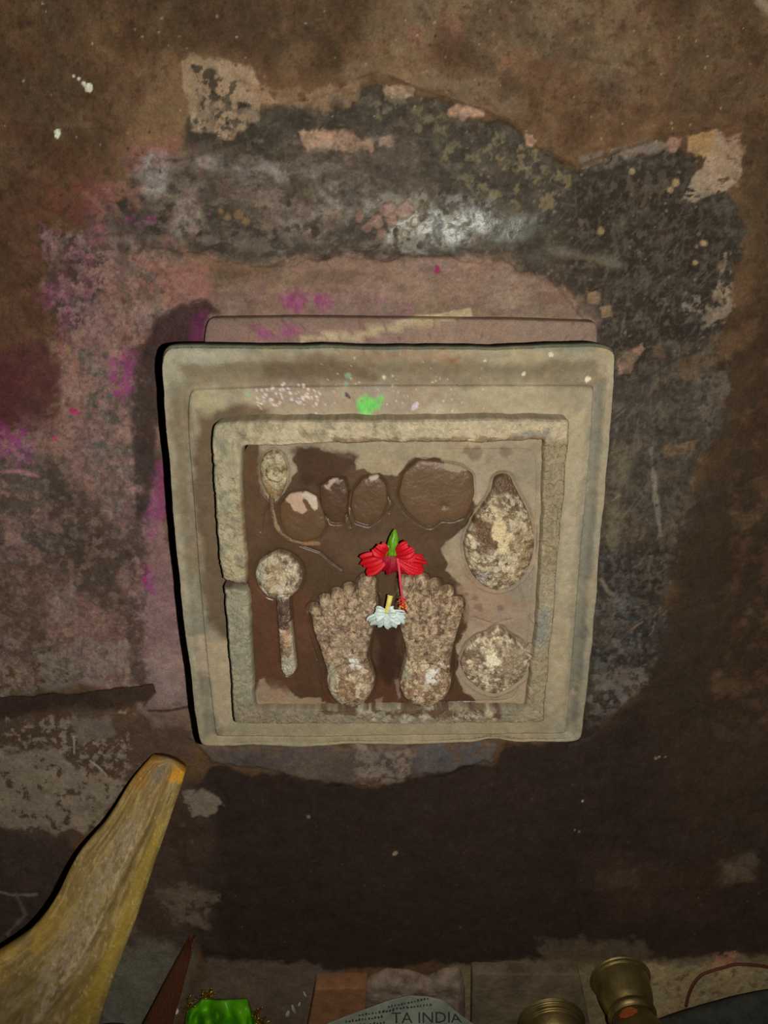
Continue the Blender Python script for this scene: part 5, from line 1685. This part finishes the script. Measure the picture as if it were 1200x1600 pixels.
def marigold(px, z, r, label):
    c = w(px[0], px[1], z)
    V, Q = [], []
    rr = random.Random(int(px[0]))
    for k in range(46):
        a = rr.uniform(0, 6.28); t = rr.random() ** 0.6
        o = np.array([math.cos(a) * r * t, math.sin(a) * r * t, r * 0.7 * math.sqrt(max(0, 1 - t * t))])
        d = o / (np.linalg.norm(o) + 1e-9)
        s = np.cross(d, [0.3, 0.2, 0.9]); s /= np.linalg.norm(s)
        u_ = np.cross(s, d)
        b = c + o * 0.75 + np.array([0, 0, r * 0.25])
        n = len(V)
        V += [b - s * r * .14, b + s * r * .14, b + d * r * .34 + s * r * .2 + u_ * r * .1, b + d * r * .34 - s * r * .2 + u_ * r * .1]
        Q.append((n, n + 1, n + 2, n + 3))
    v, q, t = tube_arrays([c, c + np.array([0, 0, r * .3]), c + np.array([0, 0, r * .7])], [r * .5, r * .8, r * .4], 12, len(V))
    V += v
    o = mesh_np("marigold_flower", V, np.vstack([np.array(Q), q]), M_MARI, None, tris=t)
    tag(o, label, "flower")
    return o


marigold((943, 1606), 0.004, 0.012, "small orange marigold on the floor between the two brass vessels")
# orange reflection painted in as a thin patch on the taller vessel's bowl
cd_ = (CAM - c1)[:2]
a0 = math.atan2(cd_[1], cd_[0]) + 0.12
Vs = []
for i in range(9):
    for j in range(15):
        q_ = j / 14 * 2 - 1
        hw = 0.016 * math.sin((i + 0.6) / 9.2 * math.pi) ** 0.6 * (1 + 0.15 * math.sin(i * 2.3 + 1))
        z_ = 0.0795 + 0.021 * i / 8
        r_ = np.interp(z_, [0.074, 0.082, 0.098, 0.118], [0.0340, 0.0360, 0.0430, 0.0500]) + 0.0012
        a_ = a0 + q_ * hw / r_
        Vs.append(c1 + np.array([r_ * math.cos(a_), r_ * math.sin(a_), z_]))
sm_ = mesh_np("orange_reflection", Vs, grid_faces(9, 15), simple("orange_reflection_tone", (206, 96, 30), 0.9, nscale=260, rgb2=(150, 70, 26)), e1)
sm_["label"] = "orange reflection on the bowl, built as a painted patch"

# ------------------------------------------------------------------ grey bundle, lower right
M_BUN = simple("slate_grey_cloth", (72, 71, 62), 0.95, nscale=30, rgb2=(44, 44, 38), bump=0.002, bscale=160, spec=0.1)
edge = np.array([(1004, 1640), (1012, 1604), (1030, 1592), (1060, 1581), (1100, 1569), (1140, 1558), (1180, 1549), (1220, 1543), (1290, 1545), (1350, 1580)], float)


def bundle_fn(s, v):
    k = v * 8.999; i = int(k); f = k - i
    p = edge[i] * (1 - f) + edge[i + 1] * f
    q = np.array((1000 + 370 * v, 1780.0))
    p = p * (1 - s) + q * s
    z = 0.055 * math.sin(min(1, s * 2.2 + 0.0) * math.pi / 2) ** 0.7 * math.sin(math.pi * (0.06 + 0.9 * v)) ** 0.5
    z += (0.006 * math.sin(v * 13 + s * 6) + 0.004 * math.sin(v * 29 - s * 9) + 0.005 * math.sin(s * 21 + v * 5)) * min(1, s * 5)
    return w(p[0], p[1], max(0.003, z + 0.003))


bun = sheet("cloth_bundle", bundle_fn, 70, 100, M_BUN, None, 0.002)
tag(bun, "dark slate-grey cloth bundle with soft folds, nearest the taller brass vessel", "cloth bundle")

# ------------------------------------------------------------------ rust-red thread
M_THR = simple("rust_thread", (104, 46, 22), 0.8, nscale=300, rgb2=(70, 34, 18))
th = curve_pts([w(u, v, z) for u, v, z in [(1072, 1572, 0.006), (1077, 1552, 0.004), (1085, 1536, 0.004), (1096, 1524, 0.004), (1112, 1517, 0.003), (1130, 1512, 0.003), (1150, 1507, 0.003), (1180, 1508, 0.003), (1215, 1513, 0.003), (1260, 1512, 0.003)]], 60)
thr = tubes("thread", [(th, 0.0026)], M_THR, None, 10)
tag(thr, "rust-red thread arching over the floor beside the grey bundle", "thread")

# ------------------------------------------------------------------ dark metal plate, left of the stick
M_PLATE = simple("dull_metal_plate", (74, 76, 66), 0.4, metal=0.7, nscale=60, rgb2=(50, 54, 46), bump=0.0004, bscale=120)
pc = w(188, 1640, 0.0)
R_ = 0.085
plate = empty("metal_plate", tuple(pc))
tag(plate, "dull grey metal plate showing its curved rim between yellow timber and brown stick", "plate")
lathe("dish", smooth_prof([(0.002, 0.002), (R_ * .6, 0.002), (R_ * .72, 0.003), (R_ * .78, 0.008), (R_ * .82, 0.011), (R_ * .86, 0.010)], 40), pc, M_PLATE, plate)
lathe("rolled_rim", [(R_ * .86 + 0.0035 * math.cos(a), 0.0105 + 0.0035 * math.sin(a)) for a in np.linspace(0, 6.28, 14)], pc, M_PLATE, plate)

# ------------------------------------------------------------------ camera and flash
cd = bpy.data.cameras.new("camera")
cam = bpy.data.objects.new("camera", cd)
COL.objects.link(cam)
cam.location = CAM
cam.rotation_euler = (-TILT, 0, 0)
cd.sensor_fit = "VERTICAL"
cd.sensor_height = 36.0
cd.lens = F / 1600 * 36.0
cd.clip_start = 0.01
SC.camera = cam

ld = bpy.data.lights.new("phone_flash", "AREA")
ld.shape = "DISK"
ld.size = 0.010
ld.energy = 10.4
ld.color = (1.0, 0.978, 0.93)
lo = bpy.data.objects.new("phone_flash", ld)
COL.objects.link(lo)
lo.location = LIGHT
lo.rotation_euler = (-TILT, 0, 0)

wd = bpy.data.worlds.new("dark_shrine_air")
SC.world = wd
wd.use_nodes = True
bg = wd.node_tree.nodes["Background"]
bg.inputs["Color"].default_value = (0.9, 0.85, 0.8, 1)
bg.inputs["Strength"].default_value = 0.004

SC.view_settings.view_transform = "Standard"
SC.view_settings.look = "None"
SC.view_settings.exposure = 0.0
SC.view_settings.gamma = 1.0
SC.view_settings.use_curve_mapping = False
